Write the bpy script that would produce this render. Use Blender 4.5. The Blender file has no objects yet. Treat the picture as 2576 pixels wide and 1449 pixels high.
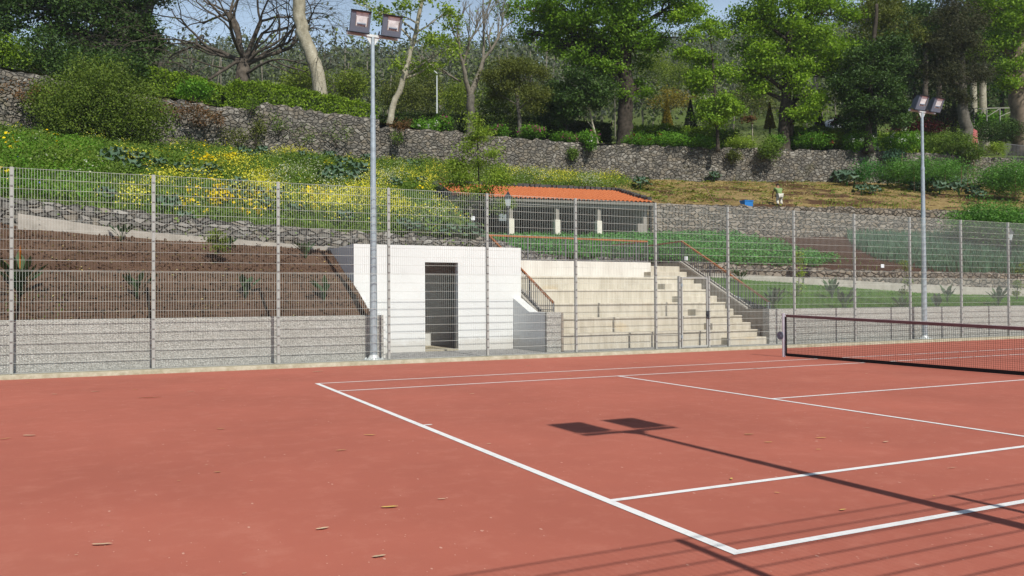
import bpy, math, random
import numpy as np
from mathutils import Vector, Matrix
random.seed(7); R = np.random.default_rng(11)
PI = math.pi
S = bpy.context.scene; COL = S.collection

# ------------------------------------------------------------------ camera (solved from the tennis court's regulation lines)
CAM = np.array([-3.2303, -3.7456, 1.4857]); YAW, PITCH, ROLL = 0.451066, 0.0130688, -0.0052083; FPX = 3095.2
def _frame():
    cy, sy, cp, sp = math.cos(YAW), math.sin(YAW), math.cos(PITCH), math.sin(PITCH)
    f = np.array([sy*cp, cy*cp, sp]); r = np.array([cy, -sy, 0.0]); u = np.cross(r, f)
    c, s = math.cos(ROLL), math.sin(ROLL)
    return f, r*c+u*s, -r*s+u*c
F_, R_, U_ = _frame(); FD = FPX/3840*2576
def at(px, py, d):                      # a point d metres ahead, seen at (px, py) of a 2576 x 1449 picture
    return CAM + d*(F_ + (px-1288)/FD*R_ + (724.5-py)/FD*U_)
def aty(px, py, Y):
    v = F_ + (px-1288)/FD*R_ + (724.5-py)/FD*U_
    return CAM + v*((Y-CAM[1])/v[1])
def pix(P):
    D = np.asarray(P, float) - CAM; c = D@F_
    return 1288+FD*(D@R_)/c, 724.5-FD*(D@U_)/c, c
cam = bpy.data.objects.new('camera', bpy.data.cameras.new('camera')); COL.objects.link(cam); S.camera = cam
cam.matrix_world = Matrix(((R_[0], U_[0], -F_[0], CAM[0]), (R_[1], U_[1], -F_[1], CAM[1]), (R_[2], U_[2], -F_[2], CAM[2]), (0, 0, 0, 1)))
cam.data.sensor_width = 36; cam.data.lens = 36*FPX/3840; cam.data.clip_end = 5000; cam.data.clip_start = 0.02

# ------------------------------------------------------------------ light
EL = math.radians(44.0)
w = bpy.data.worlds.new('World'); S.world = w; w.use_nodes = True
nt = w.node_tree; bg = nt.nodes['Background']; sky = nt.nodes.new('ShaderNodeTexSky'); sky.sky_type = 'NISHITA'
sky.sun_disc = False; sky.sun_elevation = EL; sky.sun_rotation = PI; sky.air_density = 1.0; sky.dust_density = 1.2; sky.ozone_density = 1.6
nt.links.new(sky.outputs[0], bg.inputs[0]); bg.inputs[1].default_value = 0.058
tc = nt.nodes.new('ShaderNodeTexCoord'); sx = nt.nodes.new('ShaderNodeSeparateXYZ'); nt.links.new(tc.outputs['Generated'], sx.inputs[0])   # hazy paler air towards the horizon
hr = nt.nodes.new('ShaderNodeMapRange'); hr.interpolation_type = 'SMOOTHSTEP'; hr.inputs['From Min'].default_value = 0.25; hr.inputs['From Max'].default_value = .45; hr.inputs['To Min'].default_value = 1.0; hr.inputs['To Max'].default_value = 0
nt.links.new(sx.outputs[2], hr.inputs[0]); mx_ = nt.nodes.new('ShaderNodeMix'); mx_.data_type = 'RGBA'; nt.links.new(hr.outputs[0], mx_.inputs[0]); nt.links.new(sky.outputs[0], mx_.inputs[6]); mx_.inputs[7].default_value = (9.6, 13.0, 17.2, 1); nt.links.new(mx_.outputs[2], bg.inputs[0])
sl = bpy.data.lights.new('sun', 'SUN'); sl.energy = 4.85; sl.angle = math.radians(0.4); sl.color = (1, 0.955, 0.87)
so = bpy.data.objects.new('sun', sl); COL.objects.link(so)
ld = Vector((-0.012, math.cos(EL), -math.sin(EL))); so.rotation_euler = ld.to_track_quat('-Z', 'Y').to_euler()
S.view_settings.view_transform = 'Standard'; S.view_settings.look = 'None'; S.view_settings.exposure = 0.0; S.view_settings.gamma = 1
S.render.engine = 'CYCLES'; S.cycles.max_bounces = 6; S.cycles.diffuse_bounces = 2; S.cycles.glossy_bounces = 2; S.cycles.transmission_bounces = 3
S.cycles.transparent_max_bounces = 6; S.cycles.use_denoising = True

# ------------------------------------------------------------------ materials
MATS = {}
class NT:
    def __init__(s, name):
        s.m = bpy.data.materials.new(name); s.m.use_nodes = True; s.t = s.m.node_tree; s.b = s.t.nodes['Principled BSDF']
        s.out = s.t.nodes['Material Output']; s.geo = s.t.nodes.new('ShaderNodeNewGeometry'); s.pos = s.geo.outputs['Position']
        MATS[name] = s.m
    def n(s, kind, **k):
        x = s.t.nodes.new(kind)
        for a, v in k.items(): setattr(x, a, v)
        return x
    def l(s, a, b): s.t.links.new(a, b)
    def map(s, sc, rot=(0, 0, 0)):
        m = s.n('ShaderNodeMapping'); m.inputs['Scale'].default_value = sc; m.inputs['Rotation'].default_value = rot; s.l(s.pos, m.inputs[0]); return m.outputs[0]
    def noise(s, scale, detail=4, rough=.55, vec=None):
        x = s.n('ShaderNodeTexNoise'); x.inputs['Scale'].default_value = scale; x.inputs['Detail'].default_value = detail; x.inputs['Roughness'].default_value = rough
        s.l(vec or s.pos, x.inputs['Vector']); return x.outputs['Fac']
    def ramp(s, fac, stops):
        x = s.n('ShaderNodeValToRGB'); e = x.color_ramp.elements
        while len(e) < len(stops): e.new(.5)
        for i, (p, c) in enumerate(stops): e[i].position = p; e[i].color = (*c, 1) if len(c) == 3 else c
        s.l(fac, x.inputs[0]); return x.outputs[0]
    def mix(s, fac, a, b, blend='MIX'):
        x = s.n('ShaderNodeMix', data_type='RGBA', blend_type=blend)
        for i, v in ((0, fac), (6, a), (7, b)):
            if hasattr(v, 'type') and not isinstance(v, (tuple, float, int)): s.l(v, x.inputs[i])
            elif i == 0: x.inputs[0].default_value = v
            else: x.inputs[i].default_value = (*v, 1)
        return x.outputs[2]
    def math(s, op, a, b=0.0):
        x = s.n('ShaderNodeMath', operation=op)
        for i, v in ((0, a), (1, b)):
            if isinstance(v, (float, int)): x.inputs[i].default_value = v
            else: s.l(v, x.inputs[i])
        return x.outputs[0]
    def bump(s, h, strength=.5, dist=.02):
        x = s.n('ShaderNodeBump'); x.inputs['Strength'].default_value = strength; x.inputs['Distance'].default_value = dist
        s.l(h, x.inputs['Height']); s.l(x.outputs[0], s.b.inputs['Normal'])
    def col(s, c, rough=.8, spec=.3, metal=0.0):
        if isinstance(c, tuple): s.b.inputs['Base Color'].default_value = (*c, 1)
        else: s.l(c, s.b.inputs['Base Color'])
        s.b.inputs['Roughness'].default_value = rough; s.b.inputs['Specular IOR Level'].default_value = spec; s.b.inputs['Metallic'].default_value = metal
def mcol(a, k): return tuple(min(1, x*k) for x in a)
def simple(name, c, rough=.7, spec=.3, metal=0.0, var=.15, scale=6, bump=.0, bscale=60):
    s = NT(name); f = s.noise(scale, 5)
    s.col(s.ramp(f, [(.3, mcol(c, 1-var)), (.7, mcol(c, 1+var))]), rough, spec, metal)
    if bump: s.bump(s.noise(bscale, 3), bump, .01)
    return s.m
def leafmat(name, c1, c2, c3, rough=.5, spec=.35, trans=.35, clump=.7):
    rough = max(rough, .58); spec *= .5; trans *= .75; s = NT(name); a = s.geo.outputs['Random Per Island']
    q1 = tuple(c1[i]*.6+c2[i]*.4 for i in range(3)); q3 = tuple(c3[i]*.6+c2[i]*.4 for i in range(3))
    c = s.ramp(a, [(0, q1), (.5, c2), (1, q3)])
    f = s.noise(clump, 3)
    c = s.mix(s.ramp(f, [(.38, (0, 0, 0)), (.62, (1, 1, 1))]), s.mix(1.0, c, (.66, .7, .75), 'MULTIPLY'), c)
    s.col(c, rough, spec)
    tr = s.n('ShaderNodeBsdfTranslucent'); cc = s.mix(1.0, c, (1.25, 1.35, .6), 'MULTIPLY'); s.l(cc, tr.inputs[0])
    mx = s.n('ShaderNodeMixShader'); mx.inputs[0].default_value = trans; s.l(s.b.outputs[0], mx.inputs[1]); s.l(tr.outputs[0], mx.inputs[2])
    s.l(mx.outputs[0], s.out.inputs[0]); return s.m

# court
s = NT('court_red')
c = s.ramp(s.noise(.35, 6, .6), [(.3, (.37, .112, .077)), (.7, (.465, .142, .098))])
c = s.mix(s.ramp(s.noise(3.5, 8, .75), [(.5, (0, 0, 0)), (.78, (.3, .3, .3))]), c, (.62, .27, .2))
c = s.mix(s.ramp(s.noise(.22, 5, .7), [(.55, (0, 0, 0)), (.75, (.25, .25, .25))]), c, (.56, .23, .16))
v = s.n('ShaderNodeTexVoronoi'); v.inputs['Scale'].default_value = 7; v.inputs['Randomness'].default_value = 1
s.l(s.map((1, .45, 1), (0, 0, .5)), v.inputs['Vector'])
dot = s.math('LESS_THAN', v.outputs['Distance'], .055)
den = s.math('GREATER_THAN', s.noise(.9, 3), .46)
c = s.mix(s.math('MULTIPLY', s.math('MULTIPLY', dot, den), .55), c, (.75, .5, .4))
v = s.n('ShaderNodeTexVoronoi'); v.inputs['Scale'].default_value = 17; s.l(s.map((1, .5, 1), (0, 0, -.3)), v.inputs['Vector'])
c = s.mix(s.math('MULTIPLY', s.math('MULTIPLY', s.math('LESS_THAN', v.outputs['Distance'], .075), s.math('GREATER_THAN', s.noise(.5, 4, .7), .5)), .45), c, (.75, .48, .38))
s.col(c, .85, .25); s.bump(s.noise(160, 2), .35, .004)
# painted line
s = NT('line_white'); s.col(s.ramp(s.noise(9, 6), [(.25, (.66, .66, .65)), (.5, (.84, .84, .84))]), .6, .3)
# stone walls
def stonemat(name, base, scale, zs=1.6, light=.35, moss=.25):
    s = NT(name); s0 = s; wob = s.n('ShaderNodeTexNoise'); wob.inputs['Scale'].default_value = 1.6; wob.inputs['Detail'].default_value = 2; s.l(s.pos, wob.inputs['Vector'])
    vm = s.n('ShaderNodeVectorMath', operation='MULTIPLY_ADD'); s.l(wob.outputs['Color'], vm.inputs[0]); vm.inputs[1].default_value = (.28, .28, .28); s.l(s.pos, vm.inputs[2])
    mp = s.n('ShaderNodeMapping'); mp.inputs['Scale'].default_value = (1, 1, zs); s.l(vm.outputs[0], mp.inputs[0])
    outs = []
    for feat in ('F1', 'DISTANCE_TO_EDGE'):
        v = s.n('ShaderNodeTexVoronoi', feature=feat); v.inputs['Scale'].default_value = scale; s.l(mp.outputs[0], v.inputs['Vector']); outs.append(v)
    sep = s.n('ShaderNodeSeparateColor'); s.l(outs[0].outputs['Color'], sep.inputs[0])
    b = base
    cc = s.ramp(sep.outputs[0], [(0, mcol(b, .5)), (.35, mcol(b, .8)), (.6, (b[0]*1.12, b[1]*1.02, b[2]*.88)), (.85, mcol(b, 1.35)), (1, mcol(b, 1+light*3.2))])
    cc = s.mix(s.ramp(s.noise(14, 6, .7), [(.35, (.0, .0, .0)), (.75, (.5, .5, .5))]), cc, mcol(b, 1.6))
    cc = s.mix(s.math('MULTIPLY', s.noise(3.2, 4, .6), .6), cc, s.mix(1.0, cc, (1.2, 1.04, .84), 'MULTIPLY'))
    edge = s.ramp(outs[1].outputs['Distance'], [(.0, (0, 0, 0)), (.045, (1, 1, 1))])
    cc = s.mix(edge, (.03, .028, .025), cc)
    v2 = s.n('ShaderNodeTexVoronoi', feature='DISTANCE_TO_EDGE'); v2.inputs['Scale'].default_value = scale*2.3; s.l(mp.outputs[0], v2.inputs['Vector'])
    small = s.ramp(sep.outputs[2], [(.55, (0, 0, 0)), (.56, (1, 1, 1))])
    e2 = s.ramp(v2.outputs['Distance'], [(.0, (1, 1, 1)), (.05, (0, 0, 0))]); cc = s.mix(s.math('MULTIPLY', small, e2), cc, (.03, .028, .025))
    if moss: cc = s.mix(s.ramp(s.noise(.8, 6, .7), [(.56, (0, 0, 0)), (.72, (moss, moss, moss))]), cc, (.10, .10, .03))
    s.col(cc, .9, .2)
    h = s.math('ADD', s.ramp(outs[1].outputs['Distance'], [(0, (0, 0, 0)), (.16, (1, 1, 1))]), s.math('MULTIPLY', s.noise(20, 4), .35))
    h = s.math('ADD', h, s.math('MULTIPLY', sep.outputs[1], .5))
    s.bump(h, 1.0, .09); return s.m
stonemat('stone_upper', (.168, .164, .152), 3.2, 1.45, .28, .5)
stonemat('stone_field', (.175, .16, .14), 3.3, 1.5, .22, .0)
stonemat('stone_low', (.16, .16, .155), 3.8, 2.0, .25, .0)
# aggregate concrete
s = NT('aggregate')
v = s.n('ShaderNodeTexVoronoi'); v.inputs['Scale'].default_value = 55; s.l(s.pos, v.inputs['Vector'])
sep = s.n('ShaderNodeSeparateColor'); s.l(v.outputs['Color'], sep.inputs[0])
c = s.ramp(sep.outputs[0], [(0, (.27, .27, .25)), (.5, (.41, .41, .38)), (1, (.60, .60, .56))])
c = s.mix(s.ramp(s.noise(1.3, 5, .7), [(.35, (0, 0, 0)), (.7, (.35, .35, .35))]), c, (.32, .31, .27))
s.col(c, .9, .2); s.bump(v.outputs['Distance'], .8, .02)
# cast concrete (bleachers)
s = NT('bleacher_concrete')
st = s.noise(5.5, 7, .7, s.map((1, 1, .13)))
c = s.ramp(st, [(.25, (.40, .36, .28)), (.5, (.54, .50, .41)), (.75, (.66, .62, .53))])
c = s.mix(s.ramp(s.noise(.9, 5, .75), [(.56, (0, 0, 0)), (.75, (.55, .55, .55))]), c, (.27, .245, .2))
c = s.mix(s.ramp(s.noise(.55, 3, .5, s.map((1, 1, 1.7), (0.4, 0, 0))), [(.62, (0, 0, 0)), (.72, (.5, .5, .5))]), c, (.55, .38, .16))
s.col(c, .85, .2); s.bump(s.noise(30, 5), .4, .01)
s = NT('bleacher_top_wall'); s.col(s.ramp(s.noise(1.2, 6, .7, s.map((1, 1, .3))), [(.3, (.56, .53, .47)), (.6, (.74, .72, .66))]), .85, .2)
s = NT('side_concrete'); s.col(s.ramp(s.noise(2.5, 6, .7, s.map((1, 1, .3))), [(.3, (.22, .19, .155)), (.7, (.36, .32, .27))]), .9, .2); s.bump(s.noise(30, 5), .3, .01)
s = NT('kerb_concrete'); c = s.ramp(s.noise(5, 8, .75), [(.3, (.27, .24, .16)), (.55, (.42, .385, .29)), (.75, (.54, .51, .42))])
s.col(c, .95, .15); s.bump(s.noise(40, 5), .5, .01)
s = NT('band_concrete'); c = s.ramp(s.noise(2.5, 8, .7), [(.3, (.28, .26, .225)), (.7, (.46, .43, .38))]); s.col(c, .9, .2); s.bump(s.noise(25, 4), .4, .01)
s = NT('white_render'); c = s.ramp(s.noise(1.4, 7, .7), [(.3, (.68, .70, .69)), (.7, (.745, .765, .755))])
sep = s.n('ShaderNodeSeparateXYZ'); s.l(s.pos, sep.inputs[0]); hgt = s.math('ADD', sep.outputs[2], s.math('MULTIPLY', s.noise(4, 6, .7), -.5))
c = s.mix(s.ramp(hgt, [(.0, (.5, .5, .5)), (.22, (0, 0, 0))]), c, (.45, .42, .36)); s.col(c, .75, .25); s.bump(s.noise(90, 4), .15, .004)
s = NT('cobble'); v = s.n('ShaderNodeTexVoronoi', feature='DISTANCE_TO_EDGE'); v.inputs['Scale'].default_value = 9; s.l(s.pos, v.inputs['Vector'])
c = s.mix(s.ramp(v.outputs['Distance'], [(0, (0, 0, 0)), (.08, (1, 1, 1))]), (.10, .098, .09), s.ramp(s.noise(7, 5), [(.3, (.26, .26, .255)), (.7, (.45, .45, .44))]))
s.col(c, .85, .25); s.bump(v.outputs['Distance'], .8, .02)
def soilmat(name, a, b, c3=None):
    s = NT(name); c = s.ramp(s.noise(1.1, 9, .75), [(.3, a), (.7, b)])
    c = s.mix(s.ramp(s.noise(26, 5, .8), [(.6, (0, 0, 0)), (.78, (.7, .7, .7))]), c, c3 or mcol(b, 2.2)); s.col(c, .97, .1)
    s.bump(s.noise(14, 8, .8), 1.0, .07); return s.m
soilmat('soil_brown', (.10, .06, .04), (.18, .112, .076), (.3, .22, .16))
soilmat('soil_field', (.06, .033, .023), (.10, .052, .036), (.14, .09, .06))
soilmat('weed_ground', (.06, .10, .018), (.12, .18, .035), (.2, .22, .07))
soilmat('lawn', (.05, .11, .015), (.09, .17, .026), (.14, .2, .04))
soilmat('straw_ground', (.17, .11, .05), (.40, .30, .13), (.6, .49, .25))
soilmat('garden_ground', (.025, .04, .01), (.06, .085, .02), (.10, .11, .04))
sg = MATS['straw_ground'].node_tree; b_ = sg.nodes['Principled BSDF']; lk_ = b_.inputs['Base Color'].links[0].from_socket      # bare earth showing between the cuttings
n_ = sg.nodes.new('ShaderNodeTexNoise'); n_.inputs['Scale'].default_value = .42; n_.inputs['Detail'].default_value = 5; g_ = sg.nodes.new('ShaderNodeNewGeometry'); sg.links.new(g_.outputs['Position'], n_.inputs['Vector'])
r_ = sg.nodes.new('ShaderNodeValToRGB'); r_.color_ramp.elements[0].position = .50; r_.color_ramp.elements[1].position = .58; sg.links.new(n_.outputs['Fac'], r_.inputs[0])
x_ = sg.nodes.new('ShaderNodeMix'); x_.data_type = 'RGBA'; sg.links.new(r_.outputs[0], x_.inputs[0]); sg.links.new(lk_, x_.inputs[6]); x_.inputs[7].default_value = (.10, .055, .032, 1); sg.links.new(x_.outputs[2], b_.inputs['Base Color'])
s = NT('hill_ground')
c = s.ramp(s.noise(.02, 6, .7), [(.35, (.055, .06, .025)), (.5, (.09, .13, .03)), (.65, (.12, .105, .05))]); s.col(c, .95, .1)
simple('fence_paint', (.37, .385, .365), .5, .4, 0, .05, 3)
simple('fence_wire', (.62, .66, .61), .45, .45, 0, .05, 3)
simple('clamp_dark', (.22, .22, .215), .5)
simple('galvanised', (.40, .47, .51), .42, .5, .35, .18, 9)
simple('galvanised_bright', (.62, .66, .66), .45, .5, .2, .15, 12)
simple('lamp_housing', (.09, .105, .14), .5, .4, 0, .08, 9)
simple('lamp_face', (.155, .19, .25), .5, .4, 0, .06, 9)
simple('lamp_black', (.02, .022, .025), .5)
s = NT('lamp_glass'); s.col(s.ramp(s.noise(6, 4), [(.3, (.55, .56, .56)), (.55, (.9, .93, .95))]), .5, .5, .0)
simple('lamp_reflector', (.75, .72, .68), .3, .6, .7, .2, 20)
simple('reflector_red', (.27, .23, .22), .5)
simple('net_black', (.012, .012, .014), .8)
simple('net_tape', (.20, .115, .115), .8, .2, 0, .1, 8)
simple('net_white', (.8, .78, .76), .7)
simple('post_silver', (.62, .62, .68), .35, .5, .35, .08, 8)
simple('handrail_wood', (.33, .115, .035), .5, .4, 0, .25, 5)
simple('baluster', (.14, .14, .15), .5, .4)
simple('dark_metal', (.035, .04, .045), .5, .4)
simple('lantern_glass', (.55, .6, .6), .2, .6)
s = NT('roof_tile'); 
c = s.ramp(s.noise(7, 4, .7), [(.3, (.44, .12, .045)), (.7, (.62, .21, .085))]); s.col(c, .8, .2)
simple('coping_stone', (.075, .075, .075), .9, .2, 0, .35, 5, .8, 12)
simple('pillar_white', (.70, .67, .58), .8, .2, 0, .08)
simple('pillar_grey', (.27, .25, .22), .85); simple('inner_grey', (.55, .56, .54), .8)
simple('painted_shade_wall', (.014, .013, .013), .9)  # near-black colour puts the shade inside the shelter into its back wall
simple('steel_trough', (.3, .33, .33), .4, .5, .6)
simple('bark_dark', (.06, .05, .04), .9, .1, 0, .5, 4, 1.0, 9)
simple('bark_grey', (.13, .12, .10), .9, .1, 0, .4, 4, 1.0, 9)
simple('bark_bare', (.095, .08, .065), .9, .1, 0, .45, 3, .8, 9)
s = NT('bark_pale'); c = s.ramp(s.noise(1.6, 6, .65, s.map((1, 1, .7))), [(.32, (.20, .18, .13)), (.5, (.36, .33, .25)), (.68, (.50, .47, .38))])
s.col(c, .9, .15); s.bump(s.noise(5, 5, .7, s.map((1, 1, 3))), .8, .06)
simple('bark_root', (.24, .19, .14), .9, .1, 0, .4, 2, 1.0, 5)
simple('bark_twig', (.20, .18, .145), .9, .1, 0, .3, 4)
simple('crate_blue', (.02, .17, .48), .45, .4)
simple('stake_wood', (.19, .13, .07), .9)
simple('sign_white', (.78, .8, .84), .5)
simple('skin', (.30, .15, .09), .6); simple('shirt_green', (.20, .29, .12), .9, .1, 0, .18, 6); simple('trousers_white', (.62, .60, .52), .9, .1, 0, .12, 9)
simple('hair_dark', (.02, .015, .012), .8); simple('boot_dark', (.02, .02, .022), .7)
simple('pink_wall', (.42, .12, .12), .8); simple('van_white', (.5, .53, .57), .3, .5); simple('van_window', (.05, .07, .1), .1, .6); simple('tyre', (.02, .02, .02), .8)
simple('fence_wood', (.35, .35, .31), .8); simple('hose_yellow', (.45, .36, .08), .5); simple('leaf_dry', (.48, .30, .12), .7, .2, 0, .35, 4); simple('leaf_dry_yellow', (.62, .42, .12), .7, .2, 0, .2, 9)
simple('leaf_dry_brown', (.30, .14, .06), .7, .2, 0, .3, 9)
simple('leaf_dry_pale', (.6, .45, .3), .7, .2, 0, .2, 9)
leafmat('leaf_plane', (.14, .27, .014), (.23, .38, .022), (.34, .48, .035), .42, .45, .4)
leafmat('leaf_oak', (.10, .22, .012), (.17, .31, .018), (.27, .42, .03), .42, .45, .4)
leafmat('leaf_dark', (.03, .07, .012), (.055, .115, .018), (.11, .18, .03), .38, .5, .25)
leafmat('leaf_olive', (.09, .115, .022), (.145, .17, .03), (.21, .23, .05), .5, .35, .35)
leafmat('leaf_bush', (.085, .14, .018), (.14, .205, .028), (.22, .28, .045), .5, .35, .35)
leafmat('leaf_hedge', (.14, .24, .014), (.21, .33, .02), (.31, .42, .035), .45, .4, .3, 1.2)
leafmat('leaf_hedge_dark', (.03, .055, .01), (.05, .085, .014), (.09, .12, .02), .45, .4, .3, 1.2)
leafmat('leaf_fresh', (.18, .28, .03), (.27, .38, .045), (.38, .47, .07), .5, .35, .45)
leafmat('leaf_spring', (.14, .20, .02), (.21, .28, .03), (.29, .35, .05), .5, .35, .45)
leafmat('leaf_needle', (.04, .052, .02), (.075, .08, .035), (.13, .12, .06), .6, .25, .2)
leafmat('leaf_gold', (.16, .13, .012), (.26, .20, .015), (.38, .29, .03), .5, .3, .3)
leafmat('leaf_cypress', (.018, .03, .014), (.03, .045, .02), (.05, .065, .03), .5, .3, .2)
leafmat('leaf_euc', (.09, .11, .07), (.135, .155, .10), (.2, .21, .14), .6, .3, .25, .05)  # grey eucalyptus green, lightened to paint some haze into the far wood
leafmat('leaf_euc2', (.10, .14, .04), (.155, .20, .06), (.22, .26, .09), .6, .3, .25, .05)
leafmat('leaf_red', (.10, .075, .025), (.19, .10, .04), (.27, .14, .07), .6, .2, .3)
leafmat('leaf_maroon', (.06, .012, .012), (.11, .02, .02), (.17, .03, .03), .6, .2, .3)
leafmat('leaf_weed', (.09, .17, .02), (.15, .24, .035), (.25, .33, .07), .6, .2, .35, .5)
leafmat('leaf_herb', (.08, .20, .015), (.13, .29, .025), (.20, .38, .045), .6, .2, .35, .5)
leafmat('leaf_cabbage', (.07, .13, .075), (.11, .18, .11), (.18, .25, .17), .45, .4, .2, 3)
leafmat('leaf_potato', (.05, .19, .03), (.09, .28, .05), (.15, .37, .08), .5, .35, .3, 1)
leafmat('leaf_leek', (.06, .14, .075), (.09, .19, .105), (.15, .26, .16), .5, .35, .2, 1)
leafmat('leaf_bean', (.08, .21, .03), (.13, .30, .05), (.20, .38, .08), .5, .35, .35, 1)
leafmat('leaf_strap', (.035, .07, .03), (.06, .11, .045), (.12, .17, .07), .4, .45, .25, 1)
leafmat('straw', (.40, .29, .10), (.58, .46, .18), (.72, .62, .32), .7, .2, .2, 1)
leafmat('leaf_squash', (.16, .20, .03), (.24, .27, .05), (.33, .35, .08), .6, .2, .3, 1)
leafmat('flower_yellow', (.62, .58, .04), (.74, .68, .06), (.85, .80, .2), .7, .1, .3, 2)
leafmat('flower_gold', (.72, .50, .01), (.82, .60, .012), (.88, .70, .03), .7, .1, .3, 2)
leafmat('flower_white', (.45, .48, .28), (.58, .60, .40), (.74, .75, .6), .7, .1, .3, 2)
leafmat('flower_pure', (.7, .72, .66), (.78, .78, .72), (.85, .85, .8), .7, .1, .3, 2)
leafmat('flower_pink', (.35, .03, .16), (.5, .06, .26), (.6, .12, .36), .7, .1, .3, 2)
leafmat('flower_red', (.4, .03, .02), (.5, .06, .05), (.55, .1, .08), .7, .1, .3, 2)
leafmat('flower_orange', (.7, .16, .01), (.75, .22, .01), (.8, .3, .02), .7, .1, .3, 2)
leafmat('flower_blue', (.08, .1, .4), (.12, .14, .5), (.2, .2, .6), .7, .1, .3, 2)
M = MATS

# ------------------------------------------------------------------ object helpers
ORG = {}
def tag(o, label=None, cat=None, group=None, kind=None):
    if label: o['label'] = label
    if cat: o['category'] = cat
    if group: o['group'] = group
    if kind: o['kind'] = kind
    return o
def thing(name, label, cat, loc, group=None):
    o = bpy.data.objects.new(name, None); COL.objects.link(o); o.location = tuple(float(x) for x in loc); o.empty_display_size = .2
    ORG[o.name] = np.array(loc, float); return tag(o, label, cat, group)
def fastmesh(name, V, Q, n=4):
    me = bpy.data.meshes.new(name); V = np.ascontiguousarray(V, dtype=np.float32); Q = np.ascontiguousarray(Q, dtype=np.int32)
    me.vertices.add(len(V)); me.vertices.foreach_set('co', V.ravel()); k = len(Q)
    me.loops.add(k*n); me.loops.foreach_set('vertex_index', Q.ravel()); me.polygons.add(k)
    me.polygons.foreach_set('loop_start', np.arange(0, k*n, n, dtype=np.int32)); me.polygons.foreach_set('loop_total', np.full(k, n, dtype=np.int32))
    me.update(calc_edges=True); return me
def link(name, me, mat, parent=None, smooth=False, origin=None):
    o = bpy.data.objects.new(name, me); COL.objects.link(o)
    if isinstance(mat, (list, tuple)):
        for m in mat: me.materials.append(M[m])
    elif mat: me.materials.append(M[mat])
    if smooth: me.polygons.foreach_set('use_smooth', np.ones(len(me.polygons), bool))
    if parent is not None:
        o.parent = parent; ORG[o.name] = ORG[parent.name]
    else: ORG[o.name] = np.zeros(3)
    return o
class MB:
    def __init__(s): s.v = []; s.f = []
    def add(s, vs, fs):
        k = len(s.v); s.v += [tuple(float(c) for c in p) for p in vs]; s.f += [tuple(i+k for i in f) for f in fs]; return s
    def box(s, x0, x1, y0, y1, z0, z1):
        return s.add([(x, y, z) for z in (z0, z1) for y in (y0, y1) for x in (x0, x1)], [(0, 2, 3, 1), (4, 5, 7, 6), (0, 1, 5, 4), (2, 6, 7, 3), (0, 4, 6, 2), (1, 3, 7, 5)])
    def cbox(s, c, sz, rot=None):
        c = np.array(c, float); rot = np.eye(3) if rot is None else rot
        vs = [c+rot@(np.array([x, y, z])*np.array(sz)/2) for z in (-1, 1) for y in (-1, 1) for x in (-1, 1)]
        return s.add(vs, [(0, 2, 3, 1), (4, 5, 7, 6), (0, 1, 5, 4), (2, 6, 7, 3), (0, 4, 6, 2), (1, 3, 7, 5)])
    def beam(s, a, b, w, h, up=(0, 0, 1)):
        a = np.array(a, float); b = np.array(b, float); d = b-a; L = np.linalg.norm(d); d /= L
        up = np.array(up, float)
        if abs(d@up) > .95: up = np.array([0, 1.0, 0])
        x = np.cross(d, up); x /= np.linalg.norm(x); z = np.cross(x, d)
        return s.cbox((a+b)/2, (w, L, h), np.stack([x, d, z], 1))
    def tube(s, pts, rad, n=8, caps=True):
        pts = [np.array(p, float) for p in pts]
        if not hasattr(rad, '__len__'): rad = [rad]*len(pts)
        vs = []; prev = None
        for i, p in enumerate(pts):
            d = pts[min(i+1, len(pts)-1)]-pts[max(i-1, 0)]; d = d/(np.linalg.norm(d)+1e-9)
            if prev is None: a = np.cross(d, [0, 0, 1.0] if abs(d[2]) < .9 else [1.0, 0, 0])
            else: a = prev-d*(prev@d)
            a = a/(np.linalg.norm(a)+1e-9); prev = a; b = np.cross(d, a)
            vs += [p+rad[i]*(math.cos(t)*a+math.sin(t)*b) for t in (2*PI*k/n for k in range(n))]
        fs = [(i*n+k, i*n+(k+1) % n, (i+1)*n+(k+1) % n, (i+1)*n+k) for i in range(len(pts)-1) for k in range(n)]
        if caps: fs += [tuple(range(n))[::-1], tuple((len(pts)-1)*n+k for k in range(n))]
        return s.add(vs, fs)
    def prism(s, prof, a, b, axis='x'):       # profile of (y,z) swept in x, or (x,z) swept in y
        n = len(prof)
        if axis == 'x': vs = [(a, p, q) for p, q in prof]+[(b, p, q) for p, q in prof]
        elif axis == 'y': vs = [(p, a, q) for p, q in prof]+[(p, b, q) for p, q in prof]
        else: vs = [(p, q, a) for p, q in prof]+[(p, q, b) for p, q in prof]
        return s.add(vs, [tuple(range(n)), tuple(range(2*n-1, n-1, -1))]+[(i, i+n, (i+1) % n+n, (i+1) % n) for i in range(n)])
    def build(s, name, mat, parent=None, smooth=False, bevel=0, midx=None):
        me = bpy.data.meshes.new(name); o = ORG[parent.name] if parent is not None else np.zeros(3)
        me.from_pydata([tuple(np.array(p)-o) for p in s.v], [], s.f); me.update()
        import bmesh
        bm = bmesh.new(); bm.from_mesh(me); bmesh.ops.recalc_face_normals(bm, faces=bm.faces); bm.to_mesh(me); bm.free()
        ob = link(name, me, mat, parent, smooth)
        if midx is not None: me.polygons.foreach_set('material_index', np.array(midx, np.int32))
        if bevel:
            m = ob.modifiers.new('bevel', 'BEVEL'); m.width = bevel; m.segments = 2; m.limit_method = 'ANGLE'
        return ob
def struct(name, me, mat, smooth=False): return tag(link(name, me, mat, None, smooth), kind='structure')
def copy_tree(root, name=None):
    c = root.copy(); COL.objects.link(c)
    for ch in root.children:
        k = ch.copy(); COL.objects.link(k); k.parent = c
        for g in ch.children: q = g.copy(); COL.objects.link(q); q.parent = k
    return c
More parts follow.
